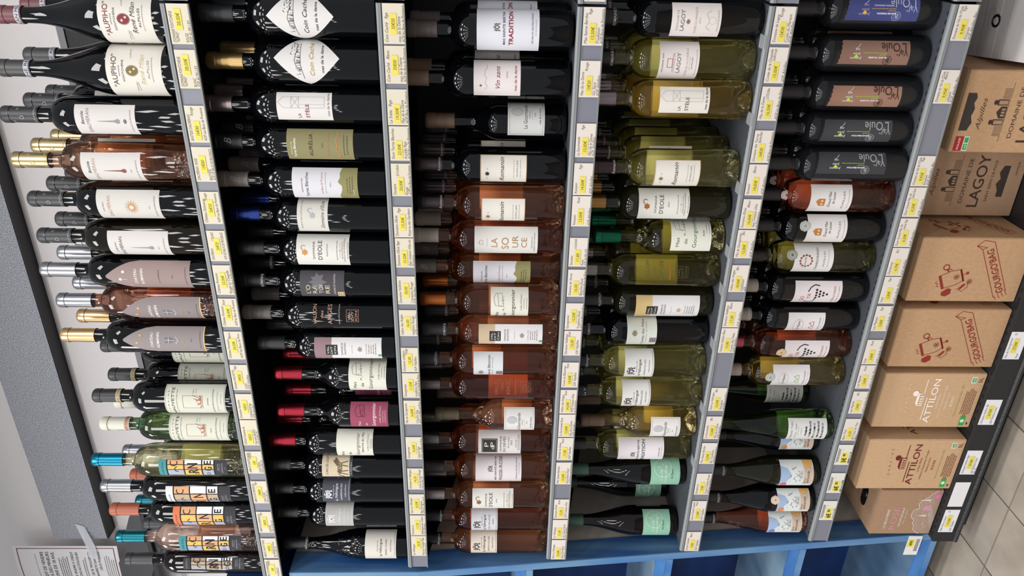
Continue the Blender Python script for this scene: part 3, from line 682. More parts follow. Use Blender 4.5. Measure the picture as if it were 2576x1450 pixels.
    if k in ('stele', 'stw'):
        g = '#a9a8a6'
        P.line([(-2, P.tv(.12)), (8, P.tv(.02)), (18, P.tv(.12)), (18, P.tv(.86)), (-2, P.tv(.86)), (-2, P.tv(.12))], .5, g).line([(-2, P.tv(.26)), (18, P.tv(.26))], .5, g).line([(-2, P.tv(.26)), (18, P.tv(.40)), (18, P.tv(.26)), (-2, P.tv(.40))], .5, g).line([(-2, P.tv(.40)), (18, P.tv(.40))], .5, g).line([(4, P.tv(.4)), (4, P.tv(.86))], .4, g)
        P.T('LA', -W/2 + 6, 0.40, 9, 6, '#8a3b42' if k == 'stele' else '#5c6a52', al='l').T('STÈLE', -W/2 + 6, 0.55, 26, 6.5, '#8a3b42' if k == 'stele' else '#5c6a52', al='l', b=.01).T('mas de la dame', 4, 0.93, 42, 4.6, '#8d8a88' if k == 'stele' else '#4d4d4f', b=.01)
        return '#dbd8d6' if k == 'stele' else '#dedad4', P, 'rect'
    if k == 'aur':
        P.T('DOMAINE DES', -6, .07, 26, 2.3, '#e8e6da').T('Terres Blanches', -6, .115, 38, 5, '#f0eee4', b=.01).T('AURÉLIA', 0, .36, 44, 7, '#3c3a2c').T('2022', 0, .535, 9, 2.6, '#5c5a48').T('Les Baux de Provence', 0, .62, 46, 4, '#b98a5e', sh=.3)
        P.line([(-32, P.tv(.82)), (-24, P.tv(.77)), (-18, P.tv(.79)), (-8, P.tv(.74)), (0, P.tv(.76)), (10, P.tv(.74)), (20, P.tv(.78)), (30, P.tv(.76))], 1.2, '#d98a58').lines(0, .86, .91, 2, 40, 1.6, '#5c5a48', 2)
        return '#8b855f', P, 'rect'
    if k in ('tb', 'tbr'):
        P.T('DOMAINE DES', -2, .15, 28, 2.6, '#55524f').T('Terres Blanches', -2, .22, 52, 6.2, '#4a4745').T('Les Baux de Provence', 2, .45, 44, 4.5, '#c58f8f', sh=.35).T('APPELLATION D\'ORIGINE PROTÉGÉE', 2, .51, 44, 1.6, '#8c8886').T('2021', 0, .585, 9, 2.5, '#8c8886')
        ol = '#8d8a5c'; pts = [(-W/2, .74), (-W/2 + 8, .71), (-W/2 + 14, .73), (-10, .76), (-2, .76), (6, .70), (14, .735), (22, .73), (W/2, .76)]
        for a, b_ in zip(pts[:-1], pts[1:]): P.poly([(a[0], P.tv(1)), (b_[0], P.tv(1)), (b_[0], P.tv(b_[1])), (a[0], P.tv(a[1]))], ol)
        P.lines(-2, .84, .92, 3, 36, 1.8, '#5f5c3c', 4).T('la Garrigue', -16, .93, 14, 2.4, '#e8e6da', b=.02)
        return '#d6d5dc', P, 'rect'
    if k == 'gard':
        P.T('RÉSERVE DES GARDIANS 2022', 0, .14, 62, 3, '#a9a49c').star(-2, .5, 7, 4, 7, '#a9afb0').ring(8, .42, 5, 1.4, '#a9afb0', a0=-60, a1=200).T('Domaine d\'Eole', 0, .82, 58, 7, '#6f6c68', sh=.35)
        return '#d2d0c9', P, 'rect'
    if k in ('eole', 'eow', 'eor'):
        g = '#c9904f' if k != 'eor' else '#8a6234'; g = '#a3622f' if k == 'eow' else g
        P.star(-4, .16, 7, 4.5, 6, g).ring(6, .13, 5, 1.5, g, a0=-60, a1=180).T('DOMAINE', 0, .33, 36, 4.2, '#55524f').T('D\'EOLE', 0, .445, 40, 8.5, '#45423f').T('TRADITION' if k == 'eole' else '2024', 0, .585, 26 if k == 'eole' else 11, 3, '#77736e')
        P.line([(-16, P.tv(.83)), (16, P.tv(.83))], .35, '#a9784f').star(0, .83, 2.6, .7, 4, '#a9784f').T('COTEAUX D\'AIX EN PROVENCE', 0, .91, 50, 3, '#77736e').lines(0, .77, .97, 3, 44, 1.4, '#99958e', 6)
        return '#dcdbd6', P, 'rect'
    if k == 'orat':
        leaf(P, 6, .42, 38, '#6d6b72'); g = '#d8cdb0'
        for i, s_ in enumerate(('L\'O', 'RA', 'TOI', 'RE')): P.T(s_, -10, .18 + i * .145, 20, 9, g)
        P.T('DOMAINE DE VALDITION', 0, .78, 46, 3.8, '#cfc9c2').R(-30, -16, .84, .995, '#c9b88c').T('VAL', -23, .87, 9, 2.4, '#55503c').T('DIT', -23, .92, 9, 2.4, '#55503c').T('ION', -23, .97, 9, 2.4, '#55503c')
        return '#4b494f', P, 'rect'
    if k in ('val', 'vlr', 'vlw'):
        g = {'val': '#c99a84', 'vlr': '#8a5a44', 'vlw': '#5a5632'}[k]
        P.T('VALLON', 0, .15, 44, 8, g).T('des', 0, .29, 16, 6, g).T('ANGES', 0, .44, 44, 9, g).T('Coteaux d\'Aix en Provence', 0, .62, 44, 3.4, '#b9b4b2' if k == 'val' else '#b8683a')
        P.frame(-16, 10, .76, 1.0, .6, g)
        for i, s_ in enumerate(('VAL', 'DIT', 'ION')): P.T(s_, -3, .81 + i * .07, 20, 5, g)
        return None, P, 'none'
    if k in ('vdit', 'valr', 'vdw'):
        bc = {'vdit': '#93797f', 'valr': '#c3b095', 'vdw': '#d6bb84'}[k]
        P.R(-W/2, W/2, 0, .255, bc).R(-14, 10, .17, .345, '#26252a', 1)
        for i, s_ in enumerate(('VAL', 'DIT', 'ION')): P.T(s_, -2, .205 + i * .052, 18, 4.6, '#e2dcd4', lvl=2)
        P.T('DOMAINE DE', 0, .41, 28, 3.6, '#55504f').T('VALDITION', 0, .455, 28, 3.9, '#55504f').line([(0 - 10, P.tv(.56)), (10, P.tv(.56))], .4, '#77736e'); leaf(P, 0, .68, 12, '#9c8f88' if k != 'vdw' else '#c2a878')
        P.T('ALPILLES', 0, .77, 24, 3, '#a9a4a0').lines(0, .81, .91, 4, 26, 1.8, '#99958f', 7).R(-W/2 + 8, -W/2 + 14, .945, 1.0, '#4fae63')
        return '#dddbdd', P, 'rect'
    if k in ('g1', 'g3', 'gor', 'gow'):
        cc = '#8a6f78' if k == 'g3' else '#6c6a5c'
        if k in ('gor',): cc = '#4f4a45'
        if k == 'g1': cc = '#6c6a4c'
        P.T('Mas', -26, .16, 20, 7, cc, al='c').T('de', -24, .36, 11, 7, cc).T('Gourgonnier', 0, .58, 76 if k != 'g3' else 60, 8.5, cc if k != 'gow' else '#4f7a5c')
        rr = random.Random(9)
        if k != 'g3':
            P.line([(0, P.tv(.22)), (2, P.tv(.12)), (18, P.tv(.08)), (28, P.tv(.14)), (28, P.tv(.30)), (0, P.tv(.34)), (0, P.tv(.22)), (28, P.tv(.18))], .6, '#6a675f')
            for i in range(22): u = rr.uniform(-12, 30); v = P.tv(.3) + rr.uniform(-6, 3); P.line([(u, v), (u + rr.uniform(-2, 4), v + rr.uniform(-2, 3))], .6, '#77736a')
            P.T('Les Baux de Provence' if k != 'gow' else 'Alpilles', -6 if k == 'gow' else 8, .80, 14 if k == 'gow' else 36, 4, '#8a6f6f' if k != 'gow' else '#6a675f', sh=.2).lines(6, .88, .95, 2, 28, 1.3, '#99958c', 3)
        else:
            P.T('Réserve du Mas', 6, .72, 50, 5, '#55524c', sh=.4).T('Les Baux de Provence', 6, .86, 40, 3.6, '#77736a').lines(4, .93, .97, 2, 28, 1.2, '#99958c', 3)
        return '#dcdcd0', P, 'rect'
    if k == 'g2':
        rr = random.Random(9); P.T('Mas', -20, .24, 16, 6, '#e9c9d2').T('de', -22, .42, 10, 6, '#e9c9d2').T('Gourgonnier', 2, .62, 60, 8.5, '#ecd3da', b=.01).T('Les Baux de Provence', 4, .79, 40, 4, '#e9c9d2').lines(0, .87, .93, 2, 36, 1.2, '#dcb0bd', 3)
        P.line([(0, P.tv(.30)), (0, P.tv(.18)), (14, P.tv(.12)), (26, P.tv(.18)), (26, P.tv(.36)), (0, P.tv(.40)), (0, P.tv(.3)), (26, P.tv(.24))], .8, '#4a2833')
        for i in range(18): u = rr.uniform(0, 26); v = P.tv(.3) + rr.uniform(-6, 4); P.line([(u, v), (u + rr.uniform(-2, 4), v + rr.uniform(-2, 3))], .7, '#5c2f3c')
        return '#9a4a63', P, 'rect'
    if k == 'loup':
        P.T('À PAS DE LOUP', 2, .17, 44, 5.5, '#4f4a42'); b_ = '#6b5a42'
        P.poly([(-18, P.tv(.62)), (-14, P.tv(.50)), (0, P.tv(.52)), (8, P.tv(.42)), (14, P.tv(.36)), (16, P.tv(.42)), (22, P.tv(.44)), (18, P.tv(.50)), (12, P.tv(.56)), (8, P.tv(.66)), (-8, P.tv(.66))], b_, 1)
        for x0, x1 in ((-16, -20), (-11, -9), (4, 1), (8, 13)): P.line([(x0, P.tv(.62)), ((x0 + x1) / 2, P.tv(.74)), (x1, P.tv(.86))], 2.2, b_)
        P.line([(-17, P.tv(.54)), (-24, P.tv(.60)), (-26, P.tv(.72))], 1.8, b_)
        rr = random.Random(2)
        for i in range(30): P.disc(rr.uniform(-15, 10), rr.uniform(.52, .63), .7, '#d9cdb4', n=6, lvl=2)
        P.R(-W/2, W/2, .90, 1.0, '#3c3f48').T('la Vallongue', -4, .95, 30, 3, '#b9bcc4')
        return '#cdbfa6', P, 'rect'
    if k in ('vall', 'cal', 'calr', 'gar', 'gaw', 'gaw2', 'cass'):
        wt = k in ('vall', 'cal'); c1 = '#dfe1e6' if wt else '#45413f'
        if k == 'cass': c1 = '#55514e'
        if k != 'cass': crest(P, -W * .16, .24, 17, c1, '#9a9a9e' if wt else None)
        P.T('Domaine de', -2, .40, 26, 2.6, c1).T('La Vallongue', -8, .50, 46, 6.5, c1, b=.005)
        s_ = {'vall': 'GARRIGUES', 'cal': 'LES CALANS', 'calr': 'LES CALANS', 'gar': 'GARRIGUES', 'gaw': 'GARRIGUES', 'gaw2': 'GARRIGUES', 'cass': 'PIERRES CASSÉES'}[k]
        P.T(s_, -6, .68, 42, 4.2, c1 if wt else '#77716a').T('Les Baux de Provence' if k not in ('cal', 'calr') else 'Alpilles', -2, .82, 30 if k not in ('cal', 'calr') else 16, 4, c1 if wt else '#77716a', sh=.35).T('APPELLATION D\'ORIGINE PROTÉGÉE', 4, .95, 66, 2.1, c1 if wt else '#8d8882')
        return {'vall': '#4b4e59', 'cal': '#b5b4b2', 'calr': '#cfd0d6', 'gar': '#dbd2c6', 'gaw': '#dcdcda', 'gaw2': '#dcdcda', 'cass': '#d9d5cd'}[k], P, 'rect'
    if k in ('trad', 'pas', 'traw'):
        m = {'trad': '#8c2634', 'pas': '#8f7470', 'traw': '#6a666a'}[k]
        crest(P, 0 if k != 'traw' else -8, .33, 11, '#5f5c5c'); dx = 0 if k != 'traw' else -2
        P.T('MAS SAINTE BERTHE', dx, .435, 64, 4.4, '#4b484a', b=.01).T({'trad': 'TRADITION', 'pas': 'PASSE-ROSE', 'traw': 'TRADITION'}[k], dx, .545, 66, 8, m, b=.02).T('LES BAUX-DE-PROVENCE' if k != 'traw' else 'ALPILLES', dx, .89, 58 if k != 'traw' else 26, 3, '#77727a', b=.01).T('VIN BIOLOGIQUE', dx, .945, 30, 2, '#99949a')
        return {'trad': '#dadbe4', 'pas': '#dcd6da', 'traw': '#e0dbe0'}[k], P, 'rect'
    if k == 'vins':
        P.star(-16, .15, 2.6, 1.6, 8, '#9c4450').line([(-24, P.tv(.25)), (-16, P.tv(.29)), (-12, P.tv(.24)), (-2, P.tv(.28)), (2, P.tv(.23)), (14, P.tv(.25)), (16, P.tv(.29)), (24, P.tv(.29))], .4, '#8c8785')
        P.T('Vin sans', 0, .51, 42, 9, '#8c3f4c', sh=.35).T('2024', 4, .71, 12, 3, '#99949a').T('mas de la dame', -2, .89, 48, 4.8, '#a34a58', b=.01)
        return '#dfd8d8', P, 'rect'
    if k in ('gour', 'gou2', 'guw'):
        P.frame(-W/2 + 3, W/2 - 3, .05, .95, .4, '#8d8a88').ring(6, .26, 9, .8, '#a9a9ab', ry=12).disc(6, .26, 7.5, '#bcbdbf', ry=10, lvl=1).T('La Gourmande', -2, .48, 50, 7.5, '#5a5856').T('ALPILLES', 0, .59, 15, 2.4, '#77736e').line([(-10, P.tv(.66)), (10, P.tv(.66))], .3, '#99958f').T('2024', 0, .74, 8, 2.4, '#77736e').T('mas de la dame', -2, .87, 32, 3.6, '#6a675f', b=.01)
        return {'gour': '#cfd0cf', 'gou2': '#dcdcda', 'guw': '#e0dedd'}[k], P, 'rect'
    if k in ('rom', 'romr', 'romw'):
        s_ = {'rom': '#2c2b2c', 'romr': '#b0653c', 'romw': '#8f7a3a'}[k]
        P.frame(-W/2 + .2, W/2 - .2, .003, .997, .9, '#a9804a').star(-8, .15, 5, 3, 14, s_).T('20', -18, .15, 4, 2, '#77736e').T('24' if k == 'rom' else '25', 2, .15, 4, 2, '#77736e').T('Romanin', 0, .46, 52, 9, '#4a4645', sh=.4).T('INDICATION GÉOGRAPHIQUE PROTÉGÉE', 2, .72, 38, 1.5, '#99958f').T('ALPILLES', 2, .79, 34, 2.8, '#77736e').T('CHÂTEAU ROMANIN', 2, .86, 38, 1.8, '#99958f')
        return '#dedad2', P, 'rect'
    if k == 'sour':
        g = '#a9845a'; P.line([(-5, P.tv(.13)), (-5, P.tv(.08)), (5, P.tv(.08)), (5, P.tv(.13)), (-5, P.tv(.13))], .6, '#8d8a88').line([(0, P.tv(.08)), (0, P.tv(.05))], .8, '#8d8a88').line([(-9, P.tv(.20)), (9, P.tv(.20))], .4, '#8d8a88')
        P.T('LA', 0, .31, 20, 13, g).T('SO', -2, .48, 26, 15, g).T('UR', 2, .64, 26, 13, g).T('CE', 0, .78, 22, 12, g).T('DOMAINE DU', 0, .905, 26, 2.6, '#77736e').T('GRAND FONTANILLE', 0, .945, 42, 2.8, '#77736e')
        return '#dcdad6', P, 'rect'
    if k in ('bat', 'fil'):
        leaf(P, -16 if k == 'bat' else -4, .26, 15, '#8a8a8a' if k == 'bat' else '#93836c').T('Cuvée du Bâtonnier' if k == 'bat' else 'Cuvée des Filles', -2, .52, 64, 6, '#77736e' if k == 'bat' else '#8a7f77', b=.01).T('VALDITION · IGP ALPILLES', -2, .64, 52, 2.2, '#8d8a88').R(-W/2 + 12, -W/2 + 27, .76, .99, '#93868c')
        for i, s2 in enumerate(('VAL', 'DIT', 'ION')): P.T(s2, -W/2 + 19.5, .81 + i * .065, 9, 2.8, '#5a4a52', lvl=2)
        return '#d3d6da' if k == 'bat' else '#d6dad2', P, 'rect'
    if k == 'dev':
        P.R(-W/2 + 10, W/2 - 22, .08, .45, '#34332f').frame(-W/2 + 12, W/2 - 24, .10, .43, .6, '#cfcac4', 2).T('P', 0, .19, 11, 10, '#e2ded6', lvl=2).T('d', -9, .33, 9, 10, '#e2ded6', lvl=2).T('P', 1, .33, 10, 10, '#e2ded6', lvl=2)
        P.T('DOMAINE', 0, .525, 40, 4.6, '#5a5652').T('DU DEVÈS', -2, .61, 42, 6, '#4b4744').T('Échirelle', 4, .705, 28, 4, '#8a8580', sh=.3).T('2023', 4, .775, 12, 4, '#5a5652').T('ALPILLES', 2, .88, 20, 3, '#77736e').lines(4, .93, .96, 2, 44, 1.4, '#99958f', 5)
        return '#d8d3d2', P, 'rect'
    if k in ('lag', 'lagw'):
        t0 = .10 if k == 'lag' else .34
        if k == 'lagw': P.T('MILLÉSIME 2025', 0, .08, 36, 2.6, '#55514e').line([(-8, P.tv(.20)), (-8, P.tv(.32)), (8, P.tv(.32)), (8, P.tv(.20)), (-8, P.tv(.20))], 1.2, '#b5836c').line([(-16, P.tv(.33)), (16, P.tv(.33))], .4, '#8d8a88')
        P.T('DOMAINE DE', 0, t0 + .02, 36, 3.6, '#a9a09a').T('LAGOY', 0, t0 + .12 + (0.02 if k == 'lagw' else 0), 38, 7.5, '#6a605c')
        if k == 'lag': leaf(P, -2, .34, 9, '#8a6a5c'); P.T('CUVÉE DU MARQUIS', 0, .49, 48, 4, '#b0a49c').T('2021', 0, .57, 10, 2.8, '#b0a49c'); P.line([(-18, P.tv(.80)), (-12, P.tv(.70)), (0, P.tv(.76)), (12, P.tv(.70)), (18, P.tv(.80))], 1.5, '#c9c2bb').ring(0, .82, 7, 1.2, '#d0c9c2').lines(0, .93, .95, 2, 44, 1.3, '#c2bbb4', 4)
        else: P.T('CUVÉE DE LA CHAPELLE', 0, .69, 56, 3.8, '#b0a49c').line([(-14, P.tv(.76)), (14, P.tv(.76))], .35, '#99908a').T('ALPILLES', 0, .82, 22, 2.6, '#77706a').T('INDICATION GÉOGRAPHIQUE PROTÉGÉE', 0, .93, 52, 2, '#a9a09a')
        return '#ddd6d4', P, 'rect'
    if k in ('cas1', 'cas2', 'cas3'):
        lt = '#a3c9b4'; P.ring(14, .42, 24, 4.5, lt).star(14, .42, 19, 7, 5, lt).disc(14, .42, 6, '#8fbfa8', lvl=2)
        P.T('DOMAINE', -4, .38, 32, 3.8, '#dfe9df', lvl=2).T('GRAND CASTELET', 0, .52, 60, 4.6, '#dfe9df', b=.01, lvl=2).T('Vin Paysan', 0, .72, 26, 5, '#3f5a50', sh=.4, lvl=2).T('ALPILLES', -2, .90, 17, 2.6, '#e6efe6', lvl=2)
        return '#8fbfa8' if k != 'cas2' else '#86b29c', P, 'rect'
    if k.startswith('ou'):
        bl = k == 'ou1'; cc = {'ou1': '#a9abc6', 'ou2': '#3a2820', 'ou3': '#3a2820', 'ou4': '#a3a3a6', 'ou5': '#a3a3a6'}[k]
        yl = '#e9b04a' if bl else '#a8e03a'; w2 = '#e6e6ea'; q = PI / 2
        def V(s_, a, b_, w_, cap, c_, **kw): P.T(s_, -W/2 + b_, 1 - a / H, w_, cap, c_, rot=q, **kw)
        V("Val", 12, 22, 17, 11, cc); V("de", 24, 19, 5, 3.5, cc); V("L'Oule", 32, 33, 48, 17, cc, b=.004); V('DOMAINE', 9, 42, 12, 1.6, cc)
        P.ring(-W/2 + 9, 1 - 42 / H, 8.6, .8, cc).ring(-W/2 + 9, 1 - 42 / H, 5.8, .5, cc); V('B', 42, 9, 6, 7.5, cc, b=.02)
        V({'ou1': 'ROUGE FRISSON', 'ou2': 'BLANC PLAISIR', 'ou3': 'BLANC PLAISIR', 'ou4': 'ROUGE ÉMOTION', 'ou5': 'ROUGE ÉMOTION'}[k], 62, 14, 36, 2.8, w2, b=.03); V('ALPILLES', 52, 19, 14, 2, yl); V('INDICATION GÉOGRAPHIQUE PROTÉGÉE', 68, 22.5, 46, 1.1, yl, b=.03)
        if bl: V('VERSION ORIGINALE', 68, 28, 38, 2.8, w2)
        for i, (s_, ww) in enumerate((('Jocuso', 22), ('Jouo', 14), ('oj', 8))): V(s_, 104 - i, 12 + i * 8, ww, 4.5, cc if bl else w2)
        P.line([(-W/2 + 30, P.tv(1 - 104 / H)), (-W/2 + 36, P.tv(1 - 98 / H)), (-W/2 + 40, P.tv(1 - 96 / H))], .7, w2)
        P.poly([(-W/2 + 12, P.tv(1 - 104 / H)), (-W/2 + 15, P.tv(1 - 108 / H)), (-W/2 + 20, P.tv(1 - 104 / H)), (-W/2 + 15, P.tv(1 - 99 / H))], yl, 2)
        return {'ou1': '#434a80', 'ou2': '#8c6c5f', 'ou3': '#9a7564', 'ou4': '#414246', 'ou5': '#3c3d41'}[k], P, 'torn'
    if k in ('gm1', 'gm2'):
        g = '#bf7c42'; P.poly([(-12, P.tv(.36)), (-12, P.tv(.22)), (-2, P.tv(.14)), (4, P.tv(.20)), (4, P.tv(.36))], g, 1).R(-9, -6, .26, .31, '#e6dcd2', 2).R(-2, 1, .26, .31, '#e6dcd2', 2)
        P.T('Grand Mas', 2, .46, 34, 6, '#4f4a45', sh=.3).T('de Lansac', 6, .56, 26, 5.5, '#4f4a45', sh=.3).T('ALPILLES', 0, .80, 40, 4, '#77736e').T('INDICATION GÉOGRAPHIQUE PROTÉGÉE', 2, .92, 42, 1.9, '#99958f')
        return '#dfdbdb', P, 'rect'
    if k == 'cha':
        for a in range(12):
            aa = a * PI / 6; P.disc(-4 + 13 * math.cos(aa), .30 - 13 * math.sin(aa) / P.h, 2.4, '#9c4a34', n=6, lvl=1)
        P.ring(-4, .30, 13, .8, '#7a3d2e').T('Grand Mas', -4, .28, 18, 4, '#6a5a50', sh=.3).T('CHARDONNAY', 0, .58, 54, 5, '#3f3d3c').T('ALPILLES', 0, .76, 36, 3.4, '#77736e').T('INDICATION GÉOGRAPHIQUE PROTÉGÉE', 0, .87, 40, 1.8, '#99958f')
        return '#dfdddc', P, 'rect'
    if k in ('goy', 'goyr'):
        r_ = '#c04a64'; P.T('GO', -9, .18, 15, 9, r_).T('YA', -1, .31, 15, 9, r_)
        P.line([(10, P.tv(.28)), (20, P.tv(.33)), (26, P.tv(.42)), (24, P.tv(.52))], 2.2, '#2c2729').line([(-18, P.tv(.24)), (-21, P.tv(.35)), (-20, P.tv(.44)), (-8, P.tv(.46))], 2.2, '#2c2729')
        for j in range(4):
            for i in range(4 - j): P.disc(-5 + 6.5 * i + 3 * j, .46 + .075 * j, 2.6, '#2b2526', n=10, lvl=2)
        P.T('LA BELLE PIERRE', 0, .84, 46, 4, '#9a6a74').T('VIN DE PAYS DU GARD', 0, .93, 44, 2.4, '#8a7a7c')
        return '#ded6d8', P, 'rect'
    if k in ('pep', 'pepw'):
        r_ = '#c4485c' if k == 'pep' else '#7fb04a'; rr = random.Random(4)
        for i in range(16): a = i * PI / 8; P.poly([(-2 + 17 * math.cos(a) + x, P.tv(.30) + 11 * math.sin(a) + y) for x, y in ((-1.2, -1), (1.4, -.4), (0, 1.5))], r_, 1)
        P.T('Les Pépites', -2, .30, 28, 5.5, '#4b4744', sh=.35).line([(-14, P.tv(.70)), (-8, P.tv(.60)), (-2, P.tv(.68)), (6, P.tv(.58)), (10, P.tv(.70)), (-12, P.tv(.72))], 1.1, r_).T('LA BELLE PIERRE', 0, .86, 40, 3.4, '#8a7a7c').T('VIN DE PAYS DU GARD', 0, .94, 36, 1.8, '#a59a9a')
        return '#e0dcdf', P, 'rect'
    if k in ('fish1', 'fish2'):
        P.T('LE BLANC THAU', 0, .09, 50, 5.5, '#8f8a86').T('PICPOUL · TERRET', 0, .20, 40, 3, '#77736e').T('CÔTES DE THAU', 0, .26, 24, 1.8, '#8d8a88').T('Sauvignon', 0, .33, 18, 2.4, '#8d8a88', sh=.3); rr = random.Random(6)
        pal = ['#2c2b2e', '#8a868c', '#9ba0a3', '#4a474c', '#77727e']
        for j in range(5):
            for i in range(5 if j else 3):
                u = -18 + i * 9 + (j % 2) * 4 + (9 if j == 0 else 0); t = .46 + j * .105; cc = pal[rr.randrange(5)]; v = P.tv(t)
                P.disc(u, t, 3.9, cc, ry=2.7, n=10).poly([(u - 3, v), (u - 6.2, v + 2.4), (u - 5.2, v), (u - 6.2, v - 2.4)], cc, 1).line([(u - 1, v - 2), (u + .5, v + 2)], .4, '#d9d9d6', 2)
        return '#d9dad8', P, 'rect'
    if k.startswith('inv'):
        o_ = {'inv0': '#d98a3c', 'inv1': '#e8605a', 'inv2': '#e0874a', 'inv3': '#7f82b4'}[k]; bl = '#9fb6d6'
        P.poly([(-W*.5, P.tv(.0)), (W*.3, P.tv(.0)), (W*.22, P.tv(.22)), (W*.02, P.tv(.34)), (-W*.2, P.tv(.2)), (-W*.5, P.tv(.26))], bl, 0).poly([(W*.1, P.tv(.72)), (W*.5, P.tv(.68)), (W*.5, P.tv(.98)), (W*.2, P.tv(.95))], '#e0b06a', 0)
        P.disc(-W * .34, .14, 8, o_, n=16, lvl=1); rr = random.Random(8)
        for i in range(26):
            u = rr.uniform(-20, 22); v = P.tv(rr.uniform(.28, .62)); P.line([(u, v), (u + rr.uniform(-3, 3), v + rr.uniform(-5, 5)), (u + rr.uniform(1, 5), v + rr.uniform(-2, 2))], .55, '#5f5c66')
        for a in range(9): aa = a * PI / 8; P.line([(2, P.tv(.66)), (2 + 12 * math.cos(aa), P.tv(.66) + 11 * math.sin(aa))], .6, '#3b3a3a')
        P.disc(2, .64, 3.2, '#e9e4dc', lvl=2).disc(1, .64, .9, '#222222', lvl=3).disc(3.2, .64, .9, '#222222', lvl=3)
        P.R(-26, 22, .70, 1.0, '#cdb9a8', 2).T('GRENET', -14, .755, 20, 3.6, '#4b3f3a', lvl=3).T('INVITATION', -4, .84, 34, 5.2, '#4b3f3a', b=.02, lvl=3).lines(-10, .90, .97, 3, 24, 1.2, '#7a6a60', 3).ring(14, .84, 6.5, .6, '#8d7a6e', lvl=3)
        return '#dbe0e0', P, 'rect'
    return '#dddddd', P, 'rect'

